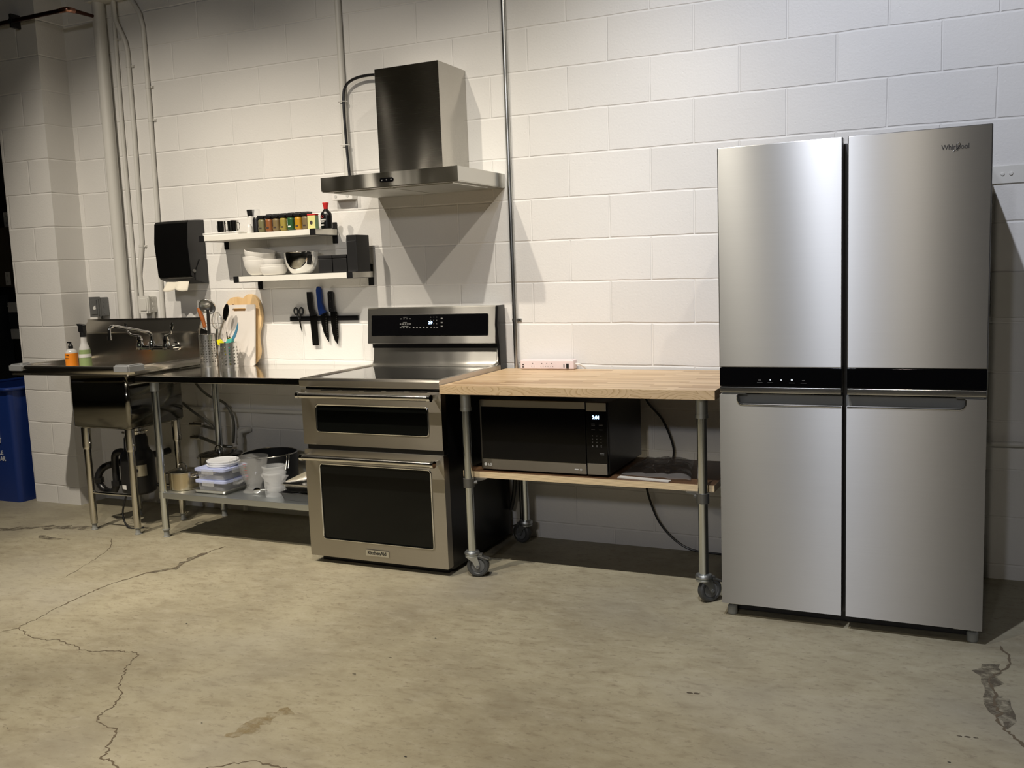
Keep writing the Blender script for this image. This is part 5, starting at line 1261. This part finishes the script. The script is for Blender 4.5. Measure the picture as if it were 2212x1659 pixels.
for k, (dx, dy) in enumerate(((0, 0), (0.006, 0.004), (-0.004, 0.006))):
    bm = bm_new(); z = ZS+0.1375+0.0095*k; add_lathe(bm, (-1.850+dx, -0.455+dy, z), [(0, 0.002), (0.078, 0.002), (0.082, 0.0), (0.085, 0.002), (0.085, 0.008), (0.080, 0.009), (0.074, 0.0055), (0, 0.0055)], 36)
    single('container_lid', bm, M_whitelid, ['bottom', 'middle', 'top'][k]+' white round plastic lid of the three stacked on the containers', 'lid', (-1.850+dx, -0.455+dy, z))
# pitcher
t = thing('pitcher', 'clear plastic measuring pitcher with a flared rim on the undershelf', 'pitcher', (-1.665, -0.44, ZS))
bm = bm_new(); add_lathe(bm, (-1.655, -0.445, ZS), [(0, 0.004), (0.058, 0.0), (0.060, 0.004), (0.044, 0.018), (0.040, 0.035), (0.062, 0.085), (0.080, 0.17), (0.084, 0.190), (0.081, 0.190), (0.077, 0.168), (0.059, 0.086), (0.037, 0.036), (0.034, 0.02), (0, 0.014)], 40); obj('body', bm, M_clear, t)
bm = bm_new(); add_tube(bm, smooth_path([(-1.733, -0.475, ZS+0.180), (-1.765, -0.490, ZS+0.172), (-1.768, -0.490, ZS+0.10), (-1.745, -0.475, ZS+0.045), (-1.712, -0.462, ZS+0.06)]), 0.006, 10); obj('handle', bm, M_clear, t)
bm = bm_new()
for k in range(6): add_box(bm, -1.655, -1.64+0.004*(k % 2), -0.445-0.060-0.0035*k, -0.444-0.060-0.0035*k, ZS+0.080+0.016*k, ZS+0.0812+0.016*k)
obj('scale_marks', bm, M_red, t)
# spoon
bm = bm_new(); add_lathe(bm, (0, 0, 0), [(0, -0.026), (0.012, -0.018), (0.016, 0), (0.012, 0.018), (0, 0.028)], 16, (1, 0.25), M=Matrix.Translation((-1.590, -0.505, ZS+0.022)) @ Matrix.Rotation(1.25, 4, 'Y')); add_tube(bm, [(-1.565, -0.505, ZS+0.03), (-1.47, -0.42, ZS+0.012)], 0.0035, 8)
single('serving_spoon', bm, M_chrome, 'shiny steel spoon lying between the pitcher and the frosted tubs', 'spoon', (-1.57, -0.50, ZS+0.004))
# deli containers nested
def tub(z, r, label, hnd=True):
    t = thing('storage_tub', label, 'container', (-1.470, -0.50, z))
    bm = bm_new(); add_lathe(bm, (-1.470, -0.50, z), [(0, 0.002), (r-0.006, 0), (r-0.004, 0.003), (r+0.004, 0.115), (r+0.007, 0.118), (r+0.007, 0.126), (r+0.002, 0.128), (r-0.0055, 0.005), (0, 0.005)], 40); obj('body', bm, M_trans, t)
    if hnd:
        for s in (-1, 1):
            bm = bm_new(); add_prism(bm, [(-1.470+s*(r+0.002), z+0.085), (-1.470+s*(r+0.024), z+0.108), (-1.470+s*(r+0.024), z+0.112), (-1.470+s*(r+0.004), z+0.112)], 'xz', -0.515, -0.485); obj('grip', bm, M_trans, t)
    return t
t1 = tub(ZS, 0.055, 'frosted plastic tub at the bottom of the nested pair on the undershelf')
bm = bm_new()
for z, w in ((0.040, 0.016), (0.042, 0.010), (0.085, 0.022)): add_box(bm, -1.485, -1.485+w, -0.5605, -0.5595, ZS+z, ZS+z+0.0015)
add_box(bm, -1.478, -1.4768, -0.5605, -0.5595, ZS+0.015, ZS+0.07); obj('scale_marks', bm, M_print, t1.children[0])
tub(ZS+0.034, 0.0555, 'frosted plastic tub nested inside the lower one, standing proud', False)
bm = bm_new(); add_lathe(bm, (-1.385, -0.42, ZS), [(0, 0), (0.045, 0), (0.075, 0.014), (0.0755, 0.018), (0.046, 0.004), (0, 0.004)], 32); single('plate', bm, M_porc, 'white plate on the undershelf behind the frosted tubs', 'plate', (-1.385, -0.42, ZS))
bowl('glass_bowl', (-1.42, -0.23, ZS), 0.060, 0.10, 0.035, M_clear, 'clear glass bowl behind the foil pans')
# bake pan and foil pans
solid(single('baking_pan', tray_bm(-1.385, -1.170, -0.575, -0.42, ZS+0.0012, 0.040, 0.014), M_nonstick, 'dark nonstick baking pan at the right end of the undershelf', 'pan', (-1.28, -0.50, ZS)), 0.0015)
def foil(z, tilt, label, dx=0):
    bm = tray_bm(-0.105, 0.105, -0.075, 0.075, 0, 0.040, 0.018)
    bmesh.ops.subdivide_edges(bm, edges=[e for e in bm.edges if abs(e.verts[0].co.z-e.verts[1].co.z) > 0.02], cuts=1)
    for v in bm.verts: v.co += Vector((random.uniform(-1, 1), random.uniform(-1, 1), random.uniform(-1, 1)))*0.0012
    o = obj('foil_pan', bm, M_foil, None, 30); o.location = (-1.270+dx, -0.490, z); o.rotation_euler = tilt; o['_o'] = (0, 0, 0); o['label'] = label; o['category'] = 'pan'; solid(o, 0.0008)
foil(ZS+0.045, (0, 0, 0), 'crinkled foil pan lying flat on the dark baking pan')
foil(ZS+0.100, (0.0, -0.42, 0), 'ribbed foil pan tilted up on top of the flat foil pan', 0.02)

# ------------------------------------------------------------------ recycling bin and dark side room
rb = thing('recycling_bin', 'tall dark blue plastic recycling bin left of the pillar', 'bin', (-3.95, 0.03, 0))
bm = bm_new()
def ring(x0, x1, y0, y1, z, r=0.03): return [bm.verts.new((a, b, z)) for a, b in rrect(x0, x1, y0, y1, r)]
R = [ring(-4.21, -3.735, -0.265, 0.24, 0.0), ring(-4.235, -3.712, -0.285, 0.26, 0.60), ring(-4.245, -3.704, -0.293, 0.27, 0.62), ring(-4.25, -3.70, -0.297, 0.275, 0.735), ring(-4.24, -3.71, -0.287, 0.265, 0.735), ring(-4.22, -3.74, -0.26, 0.23, 0.05)]
bm.faces.new(R[0][::-1]); bm.faces.new(R[-1])
for P, Q in zip(R, R[1:]):
    for k in range(len(P)): bm.faces.new((P[k], P[(k+1) % len(P)], Q[(k+1) % len(P)], Q[k]))
bd = obj('body', bm, M_bin, rb, smooth=40)
bm = bm_new(); add_tube(bm, [(a, b, 0.742) for a, b in rrect(-4.262, -3.692, -0.31, 0.285, 0.04)], 0.012, 10, closed=True); obj('rim', bm, M_bin, rb)
text('printed_word', 'RECYCLE', 0.040, (-3.838, -0.2768, 0.312), M_binprint, rb, align='RIGHT', bold=0.001)
text('printed_word', 'RECICLAR', 0.040, (-3.822, -0.2762, 0.272), M_binprint, rb, align='RIGHT', bold=0.001)
bm = bm_new()
c0 = (-3.925, 0.43); tri = [(c0[0]+0.088*math.cos(a), c0[1]+0.075*math.sin(a)) for a in [PI/6+k*PI/3 for k in range(6)]]
add_tube(bm, [(a, -0.282, b) for a, b in tri], 0.0035, 6, closed=True); add_tube(bm, [(c0[0], -0.282, c0[1]-0.01), (c0[0]+0.085, -0.282, c0[1]-0.012)], 0.0035, 6)
add_tube(bm, [(c0[0]+0.03, -0.2835, c0[1]+0.10), (c0[0]+0.062, -0.2835, c0[1]+0.10), (c0[0]+0.05, -0.2835, c0[1]+0.122)], 0.0035, 6, closed=True)
obj('recycling_symbol', bm, M_binprint, rb)
bm = bm_new(); add_box(bm, -5.8, -4.735, 0.60, 0.719, 1.392, 1.838, 0.003); single('wall_panel', bm, M_brown, 'brown panel mounted on the dark wall left of the pillar', 'panel', (-5.2, 0.66, 1.4))
bm = bm_new(); add_box(bm, -5.7, -4.935, 0.30, 0.71, 0.0, 1.33, 0.004); single('locker', bm, M_greyloc, 'grey metal cabinet standing in the dark room left of the pillar', 'cabinet', (-5.3, 0.5, 0))
def plate_thing(x, z, w, h, label, y=0.72):
    t = thing('outlet_plate', label, 'outlet', (x, y, z)); bm = bm_new(); add_box(bm, x-w/2, x+w/2, y-0.008, y-0.0005, z-h/2, z+h/2, 0.002); o = obj('plate', bm, M_white, t)
    for dz in (-h*0.22, h*0.22):
        bm = bm_new(); add_box(bm, x-0.008, x+0.008, y-0.0095, y-0.0075, z+dz-0.008, z+dz+0.008, 0.001); obj('socket', bm, M_print2, o)
plate_thing(-4.88, 1.905, 0.06, 0.115, 'white switch plate above the brown panel in the dark room')
plate_thing(-4.775, 1.455, 0.05, 0.10, 'white outlet on the right edge of the brown panel', 0.60)
t = thing('charger_unit', 'white plug-in unit hanging on the dark wall left of the pillar', 'charger', (-4.85, 0.71, 1.15))
bm = bm_new(); add_box(bm, -4.905, -4.80, 0.665, 0.7195, 1.195, 1.275, 0.006); obj('top_box', bm, M_white, t)
bm = bm_new(); add_box(bm, -4.89, -4.80, 0.655, 0.7195, 1.075, 1.19, 0.006); obj('display_box', bm, M_greyloc, t)
bm = bm_new(); add_box(bm, -4.90, -4.80, 0.665, 0.7195, 0.99, 1.07, 0.006); obj('lower_box', bm, M_white, t)
bm = bm_new(); add_tube(bm, smooth_path([(-4.90, 0.69, 1.235), (-4.98, 0.68, 1.255), (-5.1, 0.67, 1.25)]), 0.004, 8); obj('cord', bm, M_white, t)

# microwave/fridge cords on the wall
bm = bm_new(); add_tube(bm, smooth_path([(0.36, -0.03, 0.80), (0.398, -0.03, 0.717), (0.464, -0.03, 0.641), (0.507, -0.03, 0.543), (0.517, -0.03, 0.472), (0.49, -0.03, 0.40), (0.40, -0.03, 0.335), (0.382, -0.03, 0.30), (0.431, -0.03, 0.155), (0.509, -0.03, 0.062), (0.60, -0.03, 0.015), (0.74, -0.035, 0.008), (0.88, -0.04, 0.008)]), 0.0055, 8)
obj('power_cord', bm, M_black, mw)
bm = bm_new(); add_tube(bm, smooth_path([(-0.335, -0.03, 0.50), (-0.31, -0.045, 0.38), (-0.312, -0.05, 0.25), (-0.335, -0.05, 0.15)]), 0.011, 8)
obj('power_cord', bm, M_black, rg)

# ------------------------------------------------------------------ lights (track spots high in front of the wall, plus added floor fills)
def spot(x, y, z, tx, ty, tz, power, col, size, blend=0.8, rad=0.03):
    l = D.lights.new('track_or_fill_spot', 'SPOT'); l.energy = power; l.color = col; l.spot_size = size; l.spot_blend = blend; l.shadow_soft_size = rad
    o = D.objects.new('track_or_fill_spot', l); COL.objects.link(o); o.location = (x, y, z)
    o.rotation_euler = (Vector((tx, ty, tz))-Vector((x, y, z))).to_track_quat('-Z', 'Y').to_euler(); return o
WARM = (1.0, 0.895, 0.745); COOL = (0.84, 0.88, 1.0); NEUT = (1.0, 0.935, 0.82)
spot(-2.35, -2.6, 4.2, -2.35, -0.15, 0.25, 430, WARM, math.radians(66), 1.0)
spot(-1.15, -2.6, 4.2, -1.15, -0.1, 0.60, 300, WARM, math.radians(60), 1.0)
spot(0.30, -2.6, 4.2, 0.05, -0.1, 0.60, 270, NEUT, math.radians(60), 1.0)
spot(0.92, -2.6, 4.2, 1.95, -0.2, 1.35, 290, COOL, math.radians(80), 0.9)
spot(2.24, -3.1, 4.2, -0.45, 0.0, 1.45, 190, WARM, math.radians(34), 1.0)
spot(-1.6, -3.3, 4.6, -1.6, -2.5, 0.0, 680, WARM, math.radians(56), 1.0, 0.06)  # added fill to brighten the left floor, no known fixture
spot(0.7, -4.3, 4.7, 0.7, -2.9, 0.0, 760, WARM, math.radians(50), 1.0, 0.06)  # added fill to brighten the front floor, no known fixture
spot(0.55, -9.3, 3.7, 0.9, 0.0, 1.3, 170, COOL, math.radians(70), 1.0, 0.12)
spot(1.25, -9.3, 3.9, 0.9, 0.0, 1.0, 140, WARM, math.radians(70), 1.0, 0.10)

w = D.worlds.new('world'); bpy.context.scene.world = w; w.use_nodes = True
w.node_tree.nodes['Background'].inputs[0].default_value = (0.5, 0.5, 0.52, 1); w.node_tree.nodes['Background'].inputs[1].default_value = 0.015

# ------------------------------------------------------------------ camera
cx, cy, cz, yaw, pit, rol, f = 1.65283029, -4.29042511, 1.36851727, 0.433532643, -0.12387447, -0.0295692058, 2018.99202
Rr = Matrix(((math.cos(rol), -math.sin(rol), 0), (math.sin(rol), math.cos(rol), 0), (0, 0, 1)))
# camera axes (x right, y up, z back) -> world before tilt
def to_world(d):
    d = Rr @ Vector(d)
    x, yy, zz = d[0], -d[2], d[1]
    cp, sp_ = math.cos(pit), math.sin(pit); yy, zz = cp*yy-sp_*zz, sp_*yy+cp*zz
    cyw, syw = math.cos(yaw), math.sin(yaw); x, yy = cyw*x-syw*yy, syw*x+cyw*yy
    return Vector((CS*x+SN*zz, yy, -SN*x+CS*zz))
ax = [to_world(v) for v in ((1, 0, 0), (0, 1, 0), (0, 0, 1))]
Mx = Matrix(((ax[0].x, ax[1].x, ax[2].x), (ax[0].y, ax[1].y, ax[2].y), (ax[0].z, ax[1].z, ax[2].z)))
cam = D.cameras.new('camera'); co = D.objects.new('camera', cam); COL.objects.link(co)
loc = Vector((0.9+CS*(cx-0.9)+SN*cz, cy, -SN*(cx-0.9)+CS*cz))
co.matrix_world = Matrix.Translation(loc) @ Mx.to_4x4()
cam.sensor_width = 36; cam.lens = f*36/2212; cam.clip_start = 0.05; cam.clip_end = 60
sc_ = bpy.context.scene; sc_.camera = co
vs_ = sc_.view_settings; vs_.view_transform = 'Standard'; vs_.look = 'None'; vs_.gamma = 1.0; vs_.exposure = 0.16; vs_.use_curve_mapping = False
for o in D.objects:
    if '_o' in o: del o['_o']
